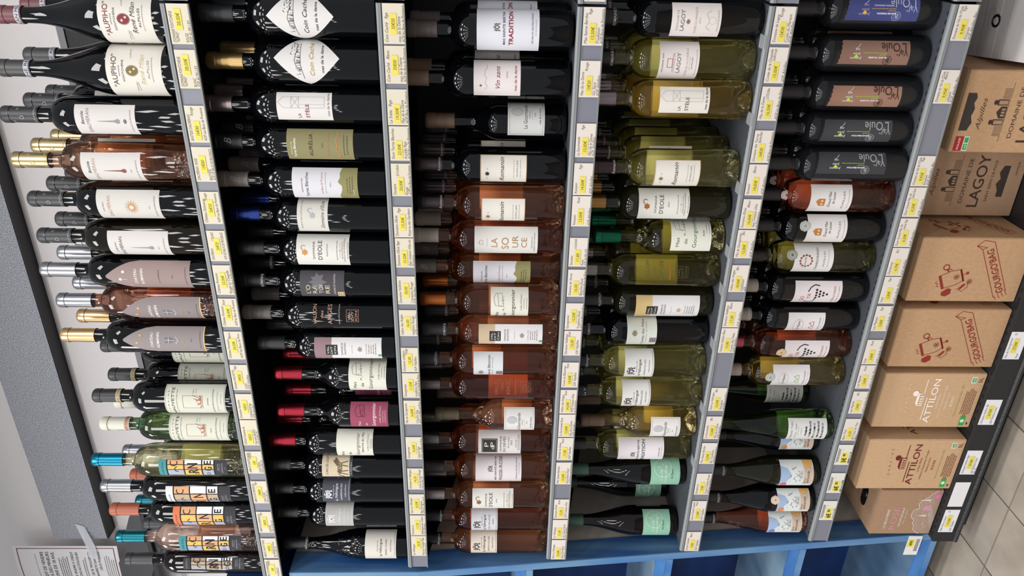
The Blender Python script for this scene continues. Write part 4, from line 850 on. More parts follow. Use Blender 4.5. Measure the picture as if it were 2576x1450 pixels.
# id: (form, glass, capsule colour, metallic, words, columns behind, cap text, label width or None)
S_ = {
 'aupr': ('V','dk','#6e3a40',0,'wide black bottle, white label with dark red oval crest',(.066,),'MILAN',126),
 'aupw': ('V','dk','#3e3e3f',0,'wide black bottle, white label with olive oval crest',(.073,),'RENÉ',126),
 'dalr': ('B','dk','#2e3034',0,'black bottle, grey-white label with silver drop',(.083,.165),'D',None),
 'dalros': ('B','ro','#b5a27a',1,'rosé bottle, gold cap, white label with brown-red drop',(.07,.147),'D',None),
 'dalsun': ('B','dk','#2e3034',0,'black bottle, grey label with copper sun',(.07,.145),'D',None),
 'dalbl': ('B','br','#2e3034',0,'brown-black bottle, grey cap, label with thin silver drop',(.067,),'D',None),
 'romch': ('B','dk','#95969b',1,'black bottle, silver cap, pointed mauve label with white stars',(.071,.145),'',None),
 'romro': ('B','rr','#8e9097',1,'rosé bottle, silver cap, pointed mauve label with gold stars',(.071,),'',None),
 'rombl': ('B','dk','#c8a67a',1,'black bottle, copper-gold cap, pointed grey-mauve label',(.069,),'',None),
 'hauv1': ('B','dk','#26282c',0,'black bottle, banded black cap, pale green label with red etching',(),'DOMAINE',88),
 'hauv2': ('B','gr','#cfcfc0',0,'green bottle, cream cap, pale green label with red etching',(.068,),'DOMAINE',88),
 'luna': ('B','wh','#17708c',1,'clear white wine bottle, bright blue cap, letter-block label',(.13,),'',None),
 'laude': ('B','dk','#8d8d92',1,'black bottle, silver cap, grey and beige letter-block label',(.125,),'',None),
 'init': ('B','dk','#a8563a',0,'black bottle, terracotta cap, orange-topped letter-block label',(.12,),'',None),
 'ros2': ('B','rp','#155f6b',1,'rosé bottle, teal cap, letter-block label',(.122,),'',None),
 'dark': ('B','wine','#2a2b2e',0,'dark red bottle, black cap, letter-block label, leftmost on top shelf',(.12,),'',None),
 'cc1': ('B','dk','#20242a',0,'black bottle, black cap, white diamond label with black script',(.078,),'',112),
 'cc2': ('B','dk','#ab9060',1,'black bottle, gold cap, white diamond label with gold script',(.076,),'',112),
 'stele': ('B','dk','#9a8c8c',1,'black bottle, grey-pink cap, white label with faint tower, red lettering',(.06,.135),'',None),
 'aur': ('B','dk','#131417',0,'black bottle, black cap, olive green label with copper zigzag',(.077,.15),'B',None),
 'tb': ('B','dk','#77706c',0,'black bottle, grey-brown cap, white label with olive mountain',(.077,.15),'B',None),
 'gard': ('B','dk','#1c2c66',1,'black bottle, dark blue cap, short off-white label, grey horse',(.062,.14),'',None),
 'eole': ('B','dk','#15171b',0,'black bottle, black cap, tall off-white label with pale gold horse',(.075,.15),'',None),
 'orat': ('B','dk','#15171b',0,'black bottle, charcoal label with grey leaf and cream letters',(.075,.15),'DOMAINE',None),
 'val': ('B','dk','#6d6663',0,'black bottle with copper lettering printed on the glass',(.075,.15),'',60),
 'vdit': ('B','dk','#26272a',0,'slim black bottle, tall white label with mauve top',(.075,),'',None),
 'g1': ('G','dk','#84202c',1,'sloping black bottle, red foil cap, wide ivory label',(.076,.15),'',100),
 'g2': ('G','dk','#88202e',1,'sloping black bottle, red foil cap, crimson label',(.076,.15),'',None),
 'g3': ('B','dk','#88202e',1,'black bottle, red foil cap, ivory label with handwriting',(.076,),'',None),
 'loup': ('B','dk','#17181b',0,'black bottle, short beige label with spotted wolf',(.076,),'',None),
 'vall': ('B','dk','#17181b',0,'black bottle, dark grey label with white crest',(.076,),'',None),
 'cal': ('B','dk','#17181b',0,'black bottle, light grey label with white crest',(),'',None),
 'cass': ('V','dk','#23252a',0,'wide-shouldered embossed black bottle, cream label, leftmost on second shelf',(),'La Vallongue',None),
 'trad': ('B','dk','#5d5250',0,'black bottle, brown cap, large white label with dark red title',(.08,),'',104),
 'vins': ('B','dk','#7a6350',0,'black bottle, tan cap, white label with red script',(.08,),'',None),
 'gour': ('G','dk','#6b5340',0,'sloping black bottle, bronze cap, small framed pale label',(),'',86),
 'rom': ('B','dk','#4c4142',1,'black bottle, brown cap, gold-edged white label, black sun',(.078,.156,.234),'Romanin',None),
 'romr': ('B','ro','#4a4246',1,'rosé bottle, brown cap, gold-edged white label, orange sun',(.078,.156,.234),'Romanin',66),
 'sour': ('B','rr','#a89f97',0,'rosé bottle, beige cap, tall white label with big gold letters',(.078,.156),'',None),
 'tbr': ('B','ro','#6e6966',0,'rosé bottle, grey cap, white label with olive mountain',(.078,.156),'B',68),
 'gor': ('B','ro','#b0622f',1,'rosé bottle, orange foil cap, ivory label with farmhouse sketch',(.078,.156),'',90),
 'valr': ('B','ro','#26272a',0,'rosé bottle, black cap, tall white label with beige top',(.078,.156),'DOMAINE',None),
 'bat': ('B','ro','#26272a',0,'rosé bottle, black cap, small pale label with grey leaf',(.078,),'VALDITION',74),
 'vlr': ('B','rr','#6d6663',1,'rosé bottle without front paper label, glass print only',(.078,),'',60),
 'gou2': ('G','ro','#5a4f3c',0,'sloping rosé bottle, olive-brown cap, small framed white label',(.08,),'',74),
 'dev': ('B','rr','#7d7877',1,'rosé bottle, grey cap, white label with black square monogram',(.078,),'',None),
 'pas': ('B','ro','#2f2f2c',0,'rosé bottle, black-green cap, large lilac-white label',(.078,),'',96),
 'eor': ('B','ro','#8f8583',1,'rosé bottle, pearly cap, white label with brown horse',(.078,),'',62),
 'calr': ('B','rr','#1e1f24',0,'rosé bottle, navy-black cap, short blue-grey label with crest',(),'Vallongue',74),
 'gar': ('B','ro','#1e1f24',0,'rosé bottle, navy-black cap, cream label, leftmost on middle shelf',(),'Vallongue',78),
 'lag': ('B','dk','#231c1c',0,'black bottle, white label with pale lettering, rightmost on fourth shelf',(.076,),'DOMAINE DE',None),
 'lagw': ('B','wh','#241d1f',0,'white wine bottle, black cap, white label with small pink gate',(.076,.152),'DOMAINE DE',88),
 'stw': ('B','wg','#93858a',1,'golden white wine bottle, pinkish cap, white label, green lettering',(.076,.152),'',None),
 'romw': ('B','wh','#4c3f42',1,'white wine bottle, brown cap, white label with olive sun',(.078,.156,.234,.312),'Romanin',62),
 'eow': ('B','ol','#a97c48',1,'olive-black bottle, tan gold cap, white label with copper horse',(.076,.152),'',None),
 'gow': ('G','og','#1c6a4c',1,'sloping olive bottle, green foil cap, wide ivory label',(.08,.16),'',94),
 'vlw': ('B','og','#8d8582',1,'pale green wine bottle, silver-grey cap, lettering on glass',(.078,.156),'',60),
 'vdw': ('B','ol','#1d1d20',0,'olive-black bottle, tall white label with gold top',(.078,.156),'VALDITION',None),
 'fil': ('B','dk','#1d1d20',0,'black bottle, black cap, pale green-white label with brown leaf',(.078,),'DOMAINE',None),
 'gaw': ('B','wh','#1f242c',0,'white wine bottle, navy cap, white crest label beside black bottle',(.076,.152),'Vallongue',88),
 'gaw2': ('B','wh','#1f242c',0,'white wine bottle, navy cap, white crest label beside sloping bottle',(.076,),'La V',86),
 'guw': ('G','wg','#5c4638',0,'sloping white wine bottle, brown cap, small framed white label',(.08,),'',None),
 'traw': ('B','wh','#242326',0,'white wine bottle, black cap, large white label with grey title',(.078,),'',74),
 'cas1': ('U','dk','#3e6054',0,'black sloping bottle, mint green label, rightmost of the three',(),'',84),
 'cas2': ('U','dk','#34524a',0,'black sloping bottle, mint green label, set back between two others',(),'',84),
 'cas3': ('U','wine','#3e6054',0,'black sloping bottle, mint green label, leftmost on fourth shelf',(),'',84),
 'ou1': ('B','gy','#17161a',0,'black bottle, blue-violet torn-edge label printed sideways',(.076,),'',None),
 'ou2': ('B','gy','#17161a',0,'black bottle, dusty pink sideways-printed label, right of its twin',(.076,),'',None),
 'ou3': ('B','gy','#17161a',0,'black bottle, dusty pink sideways-printed label, left of its twin',(.076,),'',None),
 'ou4': ('B','gy','#17161a',0,'black bottle, charcoal sideways-printed label, right of its twin',(.076,),'',None),
 'ou5': ('B','gy','#17161a',0,'black bottle, charcoal sideways-printed label, left of its twin',(.076,),'',None),
 'gm1': ('B','rr','#1b1a1c',0,'dark rosé bottle, white label with orange house',(.076,.152),'',None),
 'gm2': ('B','dk','#1b1a1c',0,'black bottle, white label with orange house and silver medal',(.076,.152),'',None),
 'cha': ('B','og','#201c1c',0,'yellow-green bottle, white label with red leaf wreath',(.076,.152),'',None),
 'goy': ('B','dk','#a0958f',0,'black bottle, beige cap, label with black grapes and horns',(.076,),'',None),
 'pep': ('B','dk','#a0958f',0,'black bottle, beige cap, small white label with red flecks',(.076,),'BELLE PIERRE',62),
 'goyr': ('B','rr','#b0566a',1,'rosé bottle, pink cap, label with black grapes, gold medal',(.076,),'',None),
 'pepw': ('B','wg','#a59690',0,'white wine bottle, beige cap, label with green flecks, silver medal',(),'',None),
 'fish1': ('A','gr','#14161a',0,'green flute bottle with fish label, farther back',(),'',66),
 'fish2': ('A','gr','#14161a',0,'green flute bottle with fish label, nearer the shelf edge',(),'',66),
 'inv0': ('U','dk','#151515',0,'dark bottle, pictorial label with orange disc, set back',(),'',None),
 'inv1': ('U','ol','#232326',0,'olive bottle, blue pictorial label with coral disc',(),'TATION',86),
 'inv2': ('U','dk','#1d1d20',0,'black bottle, blue pictorial label, round white medal',(),'TATION',None),
 'inv3': ('U','rr','#1d1d20',0,'dark rosé bottle, blue pictorial label, leftmost on fifth shelf',(),'TATION',None),
}
ROWG = ['bottles on the top shelf', 'bottles on the second shelf', 'bottles on the middle shelf', 'bottles on the fourth shelf', 'bottles on the fifth shelf']
CLEAR = ('ro', 'rp', 'rr', 'wh', 'wg', 'og', 'gr')
MEDAL = {'goyr': ('#dccfae', '#c9943c'), 'pepw': ('#cfd0d0', '#8fa3a0'), 'gm2': ('#c9ccc8', '#9aa09a'), 'cha': ('#b9bab4', '#5a6a52'), 'inv2': ('#e4ded4', '#c9843c'), 'gm1': ('#ddd2d0', '#b0524c')}
BACKL = {'ro': '#f4e2d0', 'rp': '#f0dcd0', 'rr': '#f2d8c4', 'wh': '#f4f0d8', 'wg': '#f4ecd0', 'og': '#ece6c4', 'gr': '#d4e0c4'}
FRONT = []
for k, (row, X, Y, R, H, cb, l0, l1, a1, a0) in BOT.items():
    form, gl, cc, met, sd, backs, ct, LW = S_[k]
    if row >= 2 and H < cb + 0.058: H = cb + 0.058
    H = min(H, cb + 0.074); H = min(H, (9, .344, .328, .329, .330)[row]); cb = min(cb, H - .05)
    root = empty('wine_bottle', (X, Y, SZ[row] + 0.0002), sd + ' on the ' + ('top', 'second', 'middle', 'fourth', 'fifth')[row] + ' shelf' if 'shelf' not in sd else sd, 'bottle', ROWG[row])
    FRONT.append((row, X, sd, k))
    prof = profile(form, H, cb, R)
    b = MB(); b.lathe(prof, MC.get('x') or GL[gl], 48); b.obj('glass_body', root, smooth=35)
    if k == 'cass':      # embossed vine on the shoulder
        rr = random.Random(1); b = MB()
        for i in range(70):
            z_ = rr.uniform(.125, .19); s = (z_ - .37 * H) / (.43 * H); s = max(0, min(1, s)); r = .0142 + (R - .0142) * (0.5 + 0.5 * math.cos(PI * s ** .88)); a = rr.uniform(-1.0, 2.2)
            e = rr.uniform(.0018, .0036); cx_, cy_ = (r + .0002) * math.sin(a), -(r + .0002) * math.cos(a); vs = []; 
            N_ = Vector((math.sin(a), -math.cos(a), .35)).normalized(); T1 = Vector((math.cos(a), math.sin(a), 0)); T2 = N_.cross(T1)
            C_ = Vector((cx_, cy_, z_))
            ring_ = [C_ + (T1 * math.cos(q * PI / 3) + T2 * math.sin(q * PI / 3)) * e for q in range(6)]
            b.add(ring_ + [C_ + N_ * .0014], [(q, (q + 1) % 6, 6) for q in range(6)], GL['dk'])
        tag(b.obj('embossed_vine', root, smooth=80), kind='stuff')
    cap = child('capsule', capsule_mesh(H, cb, foil(cc, met)), root)
    if ct:
        cth = math.radians(18); P = Print(60, 40); white = '#cfcdc8' if k not in ('aupr', 'aupw') else '#4a4a4e'
        if k in ('aupr', 'aupw', 'hauv1', 'hauv2'):
            bc = '#b9bcc6' if k in ('aupr', 'aupw') else ('#c9b58c' if k == 'hauv1' else '#c9a58c')
            P.rect(-42, 42, -28, -19, bc); P.T(ct + ' ' + ct, 0, 0.5 + 23.5 / 60, 60, 5.5, '#3c3a40' if k != 'hauv2' else '#8a4a3c')
            if k in ('hauv1', 'hauv2'): P.rect(-42, 42, 19, 24.5, '#c9b58c' if k == 'hauv1' else '#a05040').T('SAINT RÉMY', 0, 0.5 - 21.7 / 60, 40, 3.4, '#33312e' if k == 'hauv1' else '#d9cfc0')
        elif ct == 'D':
            for u_, v_, s_ in ((-6, -2, 8), (10, 6, 4.5), (-14, 14, 4.5), (16, -14, 4.5), (2, 22, 4.5)): P.T('D', u_, 0.5 - v_ / 60, s_ * .8, s_, '#a9abb0' if k != 'dalros' else '#d9c48f')
            P.T('DALMERAN', 0, .5 + 25 / 60, 34, 3.6, '#a9abb0' if k != 'dalros' else '#d9c48f')
        elif ct == 'B': P.T('B', 0, .55, 11, 14, '#9a9a9a', sh=.35)
        else: P.T(ct, 0, .5 + 23 / 60, 6 + 3.6 * len(ct), 5.5, white, sh=.3 if ct in ('Romanin', 'La Vallongue', 'Vallongue', 'La V') else 0, b=.01)
        P.build('capsule_print', cap, cylmap(0.0153, cth, cb + 0.030))
    # paper label
    camdir = math.degrees(math.atan2(CAM_POS[0] - X, Y - CAM_POS[1]))
    clipped = a1 < camdir - 66
    hL = (l1 - l0) * 1000; zc = (l0 + l1) / 2
    if LW is None: LW = math.radians(a0 - a1) * R * 1000 if not clipped else max(70, math.radians(a0 - a1) * R * 1000)
    th = math.radians(a0) - (LW / 2000) / R
    pc, P, shp = art(k, LW, hL)
    if pc is not None:
        lab = label_patch('label', root, R, th, zc, LW, hL, paper(pc), shp)
    else: lab = root
    P.build('label_print' if pc else 'glass_print', lab, cylmap(R, th, zc))
    if gl in CLEAR:
        label_patch('back_label', root, R, th + PI, zc + 0.004, 62, min(hL, 92), paper(BACKL[gl]), 'rect')
    if k in MEDAL:
        m1, m2 = MEDAL[k]
        ra = R if k != 'gm1' else 0.0165
        zz = l1 + 0.006 if k != 'gm1' else cb - 0.01
        mth = th + math.radians(14 if k in ('gm2', 'cha') else (6 if k != 'gm1' else 12))
        ms = label_patch('medal_sticker', root, ra + 0.0004, mth, zz, 24 if k != 'gm1' else 22, 24, paper(m1), 'oval', eps=0.0008)
        Q = Print(24, 24); Q.ring(0, .5, 10, .7, m2).ring(0, .5, 7, .4, m2).star(0, .5, 4.5, 2, 5, m2); Q.build('sticker_print', ms, lambda u, v, l, f=cylmap(ra + 0.0008, mth, zz): f(u, v, l + 2))
    yy = Y
    for j, dy in enumerate(backs):
        yy = max(Y + dy, yy + 2 * R + 0.0008)
        if yy + R > YB - 0.002: break
        clone(root, (X + 0.006 - 0.002 * j, yy, SZ[row] + 0.0002), ('bottle directly behind the ' if j == 0 else ('bottle two places behind the ', 'bottle three places behind the ', 'rearmost bottle behind the ')[j - 1]) + sd, ROWG[row])
# two more of the pale green label kind standing in the second and third ranks
for o in [o for o in bpy.data.objects if o.name.startswith('wine_bottle') and o.get('label', '').startswith('black bottle, banded')]:
    clone(o, (-0.777, 0.116, SZ[0] + 0.0002), 'black bottle with banded cap half hidden left of the copper-gold capped bottle', ROWG[0])
    clone(o, (-0.857, 0.116, SZ[0] + 0.0002), 'black bottle with banded cap set back behind its pale-labelled twin', ROWG[0])
    break
# ------------------------------------------------------------------ price cards in the shelf rails
CARDS = [
(0, -0.075, -0.007, 'DOMAINE FONTCHENE;"AUPIHO";ROUGE;IGP ALPILLES', '38,00€', 'R'),
(0, -0.151, -0.0827, 'DOMAINE FONTCHENE;"AUPIHO";BLANC;IGP ALPILLES', '38,00€', 'R'),
(0, -0.2492, -0.1799, 'BASTIDE DALMERAN;Rouge;AOP Les Baux de Provence', '16€80', 'L'),
(0, -0.3246, -0.256, 'DALMERAN  ROSE;;BASTIDE;AOP LES BAUX DE PROVENCE', '15€80', 'C'),
(0, -0.4103, -0.3431, 'Château Dalmeran;Rouge;AOP Les Baux de Provence', '26€50', 'C'),
(0, -0.4896, -0.4228, 'DALMERAN;LE BLANC;AOP LES BAUX DE PROVENCE', '26€50', 'C'),
(0, -0.5647, -0.497, 'Château Romanin;Rouge La Chapelle;AOP les Baux de Provence', '22,00€', 'C'),
(0, -0.64, -0.572, 'Château Romanin;Rosé;AOP les Baux de Provence', '18,00€', 'C'),
(0, -0.7192, -0.6495, 'Château Romanin;Blanc;AOP les Baux de Prov', '24,50€', 'C'),
(0, -0.798, -0.7317, 'Domaine HAUVETTE;Rge;LUCOU;IGP Alpilles', '39€00', 'C'),
(0, -0.8755, -0.8068, 'Domaine Hauvette;CORNALINE Rge;IGP Alpilles', '42€50', 'C'),
(0, -0.9485, -0.8766, 'DOLIA Domaine de;Hauvette BLANC;IGP ALPILLES', '42€50', 'L'),
(0, -1.0304, -0.9644, 'ABBAYE SAINTE MARIE;DE PIERREDON BLANC;LUNA PLENA;IGP ALPILLES', '23€', 'C'),
(0, -1.1208, -1.0517, 'ABBAYE DE PIERREDON;Rge;COMA LAUDE;IGP ALPILLES', '24€80', 'C'),
(0, -1.2144, -1.1457, 'ABBAYE DE PIERREDON;Rge;INITIUM;IGP ALPILLES', '18€20', 'C'),
(0, -1.2989, -1.2313, 'ABBAYE SAINTE MARIE;DE PIERREDON Rosé;IGP ALPILLES', '18€20', 'C'),
(0, -1.3703, -1.3023, 'ABBAYE DE PIERREDON;VESPRO;IGP ALPILLES', '20€', 'C'),
(1, -0.0685, -0.0001, 'Coin Caché   Rge;;mas de la Dame;AOP les Baux de Provence', '35€00', 'C'),
(1, -0.1368, -0.0699, 'Coin Caché   Blanc;;mas de la Dame;AOP les Baux de Provence', '35€00', 'C'),
(1, -0.2114, -0.1452, 'La Stèle   Rge;;Mas de la Dame;AOP Baux de Provence', '19,00€', 'L'),
(1, -0.2786, -0.2121, 'Dom Terres Blanches;Aurélia Rge;AOP Baux de Provence', '23,00€', 'L'),
(1, -0.3489, -0.2828, 'Domaine;Des Terres Blanches;Rouge;AOP Les Baux de Provence', '20,00€', 'L'),
(1, -0.4343, -0.3691, "Domaine d'Eole;Rge;Réserve des Gardians", '13,30€', 'C'),
(1, -0.4999, -0.4347, "Domaine d'Eole Rge;;App coteaux d'Aix en;Provence", '15,50€', 'L'),
(1, -0.5835, -0.5181, "Domaine Valdition;L'oratoire Rouge;IGP Alpilles", '30,00', 'C'),
(1, -0.6593, -0.5956, "Vallon des Anges;Valdition Rouge;AOP coteaux d'Aix", '16,00', 'C'),
(1, -0.7496, -0.6866, 'Domaine valdition;Rouge;IGP Alpilles', '12,00', 'C'),
(1, -0.8161, -0.7507, 'Gourgonnier;tradition Rge;AOC les Baux de Prov', '11,50€', 'C'),
(1, -0.8883, -0.8224, 'Mas de Gourgonnier;S.Soufre Rge;AOC Les Baux de Prov', '16,80€', 'C'),
(1, -0.9877, -0.9227, 'Gourgonnier;réserve Rge;AOC Les Baux de Prov', '16,60€', 'C'),
(1, -1.0779, -1.0133, 'Domaine la Vallongue;A Pas de Loup Rouge;IGP ALPILLES', '14,50', 'C'),
(1, -1.1553, -1.0913, 'Dom La Vallongue;Rge Garrigues;AOP les Baux de P', '16,50€', 'C'),
(1, -1.2234, -1.1572, 'Domaine La;Vallongue les Calans;IGP Alpilles', '11,50', 'C'),
(1, -1.2919, -1.2241, 'La Vallongue;Pierres Cassées Rge;AOP Baux de P', '26,50', 'R'),
(2, 0.0047, 0.0464, 'DOMAINE;IGP', '9,00€', 'C'),
(2, -0.0693, -0.0028, 'Mas Sainte Berthe;Rge;Tradition;AOP Baux de Provence', '13,50€', 'L'),
(2, -0.1611, -0.0942, 'Mas de La Dame;Rouge;Vin Sans;IGP Alpilles', '15€50', 'L'),
(2, -0.275, -0.2084, 'La Gourmande;Rge;Mas de la Dame;IGP Alpilles', '13,00€', 'L'),
(2, -0.3512, -0.2852, 'Romanin;Rge;;IGP Alpilles', '14,00€', 'L'),
(2, -0.4174, -0.3518, 'Romanin;Rosé;;IGP Alpilles', '13,00€', 'L'),
(2, -0.506, -0.4406, 'Domaine;du Grand Fontanille;Rosé;IGP ALPILLES', '11,80', 'L'),
(2, -0.5759, -0.5114, 'Domaine de Terres;Blanches Rosé;AOP les Baux de Prov', '16,00', 'L'),
(2, -0.6556, -0.59, 'Gourgonnier;Tradition Rosé;AOC les Baux de Prov', '12,50€', 'C'),
(2, -0.7206, -0.6566, 'Domaine Valdition;Rosé;IGP Alpilles', '12,00', 'C'),
(2, -0.804, -0.737, 'Cuvée du Bâtonnier;Rosé;IGP Alpilles', '14,00€', 'L'),
(2, -0.8757, -0.8093, "Vallon des Anges;Rosé;AOP Coteaux d'Aix;en Provence", '14,50€', 'L'),
(2, -0.9422, -0.8768, 'La Gourmande Rosé;Mas de la Dame;IGP Alpilles', '13,00€', 'L'),
(2, -1.01, -0.9434, 'Domaine du Devès;Rosé;IGP Alpilles', '11,80', 'L'),
(2, -1.0838, -1.0159, 'Mas Sainte Berthe;Rosé Passe Rosé;AOP Baux de Provence', '13,50€', 'L'),
(2, -1.1941, -1.13, "Domaine d'Eole;Rosé;AOP Coteaux d'Aix", '12,20', 'L'),
(2, -1.2611, -1.1961, 'La Vallongue;Les Calans Rosé;IGP Alpilles', '11,00', 'L'),
(2, -1.3315, -1.263, 'Dom La Vallongue;Rosé Garrigues;AOP Baux de Provence', '14,50€', 'L'),
(3, -0.0648, 0.0012, 'Domaine de Lagoy;Rouge;Cuvée du Marquis;IGP Alpilles', '15€00', 'L'),
(3, -0.1353, -0.069, 'Cuvée de la Chapelle;Domaine de Lagoy;;IGP Alpilles', '15,00€', 'L'),
(3, -0.2061, -0.1401, 'Mas de la Dame;La STELE Blanc;;AOP les Baux de Prov', '16,50€', 'L'),
(3, -0.2894, -0.2234, 'Domaine des Terres;Blanches Blanc;;AOP Baux de Provence', '16€00', 'L'),
(3, -0.3569, -0.291, 'Romanin;Blanc;;IGP Alpilles', '14,00€', 'L'),
(3, -0.4291, -0.3634, "Domaine d'Eole;Blanc;App Coteaux d'Aix;en Provence", '16,00€', 'L'),
(3, -0.4953, -0.43, 'Mas de Gourgonnier;Blc;;IGP Alpilles', '12,00€', 'L'),
(3, -0.5746, -0.51, 'Vallon des Anges;Blc;Valdition;AOP', '18,00€', 'L'),
(3, -0.6617, -0.5963, 'Domaine Valdition;Blanc;;IGP Alpilles', '11,00', 'L'),
(3, -0.727, -0.6622, 'Domaine Valdition Blanc;Cuvée des Filles;IGP Alpilles', '13,80', 'L'),
(3, -0.8851, -0.8196, 'Dom La Vallongue;Blc;Garrigues;AOP Baux de Prov', '16,50€', 'L'),
(3, -0.967, -0.8998, 'La Gourmande;Blc;Mas de la Dame;IGP Alpilles', '13,00€', 'L'),
(3, -1.0421, -0.9776, 'Mas Sainte Berthe;Blc Tradition;AOP Baux de Prov', '13,50€', 'L'),
(3, -1.1391, -1.0709, 'Domaine Le;Grand Castelet Rouge;IGP des Alpilles', '9,80', 'L'),
(3, -1.2249, -1.1584, 'Dom le Grand Castelet;Rosé;IGP Alpilles', '11,00€', 'L'),
(3, -1.3298, -1.262, 'Grand Castelet;Blanc;IGP Alpilles', '9,80', 'L'),
(4, -0.0584, 0.0075, "Domaine du Val de l'Oule;Rge;Frisson;IGP Alpilles Bio", '9,90€', 'L'),
(4, -0.1758, -0.1101, "Domaine du Val de l'Oule;Blanc;plaisir;IGP Alpilles Bio", '9,95€', 'L'),
(4, -0.3446, -0.279, "Domaine du Val de l'Oule;Rge;Emotion;IGP Alpilles Bio", '9,95€', 'L'),
(4, -0.4117, -0.3454, 'Dom Grand Mas de;Lansac Rosé;;IGP Alpilles', '6,20€', 'L'),
(4, -0.4805, -0.4134, 'Dom Grand Mas de;Lansac Rge;;IGP Alpilles', '6,20€', 'L'),
(4, -0.5488, -0.481, 'Chardonnay;BLC;;IGP Alpilles', '6,70€', 'L'),
(4, -0.6168, -0.5493, 'Goya;Rge;;IGP la Belle Pierre', '5,80€', 'L'),
(4, -0.6873, -0.6217, 'Les Pépites;Rge;;IGP la Belle Pierre', '5,80€', 'L'),
(4, -0.7758, -0.7087, 'Goya;Rosé;;IGP la Belle Pierre', '5,80€', 'L'),
(4, -0.8432, -0.7769, 'Les Pépites;Rosé;;IGP la Belle Pierre', '5,80€', 'L'),
(4, -0.9153, -0.85, 'Les Pépites;Blc;;IGP la Belle Pierre', '5,80€', 'L'),
(4, -0.9962, -0.9293, 'Blanc Thau;IGP Côtes de Thau;Blanc', '6,50', 'L'),
(4, -1.0716, -1.0077, 'PRINT', '5€85', 'L'),
(4, -1.1626, -1.0965, 'PRINT', '6€85', 'L'),
(4, -1.2544, -1.1881, 'PRINT', '6€85', 'L'),
]
RAILC = [('Mas de Gourgonnier;5L;Rosé', '27,00€', -0.7624, -0.6891), ('Domaine Attilon Blc;IGP Méditerranée;', '29,90€', -0.9502, -0.8765), ('Domaine Attilon Rge;IGP Méditerranée;Bio 5L', '29,90€', -1.1053, -1.0295), ('', '', -1.2124, -1.1313), ('Belle Pierre Rosé;3L;IGP Alpilles', '17,30€', -1.301, -1.2233)]
m_card = paper('#d6cfbd'); m_card2 = paper('#dcdad2'); m_card3 = paper('#dcd4cc'); YEL = '#e2d35e'
HAND = '#7d7468'
used = set(); SHORT = ('top', 'second', 'middle', 'fourth', 'fifth')
def make_card(name_, x0, x1, y, zt, h, lines, price, side, paperm, hand=HAND, lean=0.0):
    w_ = (x1 - x0); cx = (x0 + x1) / 2; wm = w_ * 1000; hm = h * 1000
    b = MB(); b.box(-w_/2, w_/2, -0.0006, 0.0, -h/2, h/2, paperm)
    o = b.obj('price_card', loc=(cx, y, zt - h/2))
    mp = planemap((0, -0.0006, 0), (1, 0, 0), (0, 0, 1), 0.0002)
    if lines == 'PRINT':
        P = Print(hm, wm); P.R(-wm*.42, wm*.12, .34, .78, YEL).T(price[0] + '€', -wm*.26, .56, wm*.22, 11, '#2a2a2a', b=.03).T(price[2:], 0, .5, wm*.13, 6, '#2a2a2a', b=.03)
        x = -wm*.42
        while x < wm * .14: P.R(x, x + (.5 if int(x * 7) % 3 else 1.1), .84, .98, '#3a3a3a'); x += 1.7
        P.lines(-2, .08, .20, 3, wm*.8, 1.2, '#55555a', 5).T('C1', wm*.26, .35, 4, 2.6, '#77777a')
        P.build('printing', o, mp); return o
    P = Print(hm, wm)
    L = lines.split(';')
    if lines:
        n = max(3, len(L)); ts = (0.14, 0.30, 0.73, 0.90) if n == 4 else (0.14, 0.75, 0.92)
        if n == 3 and len(L) > 1 and len(L[1]) < 9: ts = (0.14, 0.30, 0.78)
        pc = {'L': -wm*.17, 'C': 0.0, 'R': wm*.12}[side]; rr = random.Random(len(lines) * 7 + int(x0 * -1000))
        for i, s_ in enumerate(L):
            if not s_: continue
            cap = 5.4; ww = min(len(s_) * cap * .56, wm * .9); al = 'l'; u = -wm * .45; t = ts[i]
            if t == 0.30:
                if side == 'L': u = wm * .46; al = 'r'; ww = min(ww, wm * .33)
                elif side == 'R': ww = min(ww, wm * .27)
                else: u = wm * .46; al = 'r'; ww = min(ww, wm * .3); t = .27
            P.T(s_, u, t, ww, cap, hand, sh=rr.uniform(.05, .3), al=al, rot=rr.uniform(-.012, .02))
        yw, yh0, yh1 = wm * .26, .32, .62
        S = Print(hm, wm); S.R(pc - yw, pc + yw, yh0 - .02, yh1, YEL, 2)
        so = S.build('yellow_sticker', o, mp)
        Q = Print(hm, wm); Q.T(price, pc, (yh0 + yh1) / 2 - .01, min(yw * 1.3, len(price) * 3.6), 6.2, '#857a3c', sh=.15, b=.005, lvl=3); Q.build('price_writing', so, mp)
        P.build('handwriting', o, mp)
    return o
for i, x0, x1, lines, price, side in CARDS:
    cxx = (x0 + x1) / 2
    c = sorted((abs(f[1] - 0.012 - cxx), f) for f in FRONT if f[0] == i and f[3] not in used and f[3] not in ('fish1', 'inv0', 'cas2'))
    f = c[0][1] if c else None
    if f: used.add(f[3])
    o = make_card('', x0 + 0.0008, x1 - 0.0008, SY[i] - 0.0006 + 0.0012, SZ[i] - 0.0105 - random.uniform(0, .0008), 0.0378, lines, price, side, m_card2 if lines == 'PRINT' else (m_card3 if i > 1 else m_card))
    if not f: f2 = min((abs(g[1] - cxx), g) for g in FRONT if g[0] == i)[1]; d = f2[2]
    else: d = f[2]
    first = 'barcode price card' if lines == 'PRINT' else 'cream handwritten price card'
    if not f: first = 'second cream price card'
    tag(o, first + ' below the ' + d, 'price card', 'price cards on the ' + SHORT[i] + ' rail')
    words = o['label'].split()
    if len(words) > 16: o['label'] = ('second price card below the ' if not f else 'price card below the ') + ' '.join(d.split()[:11])
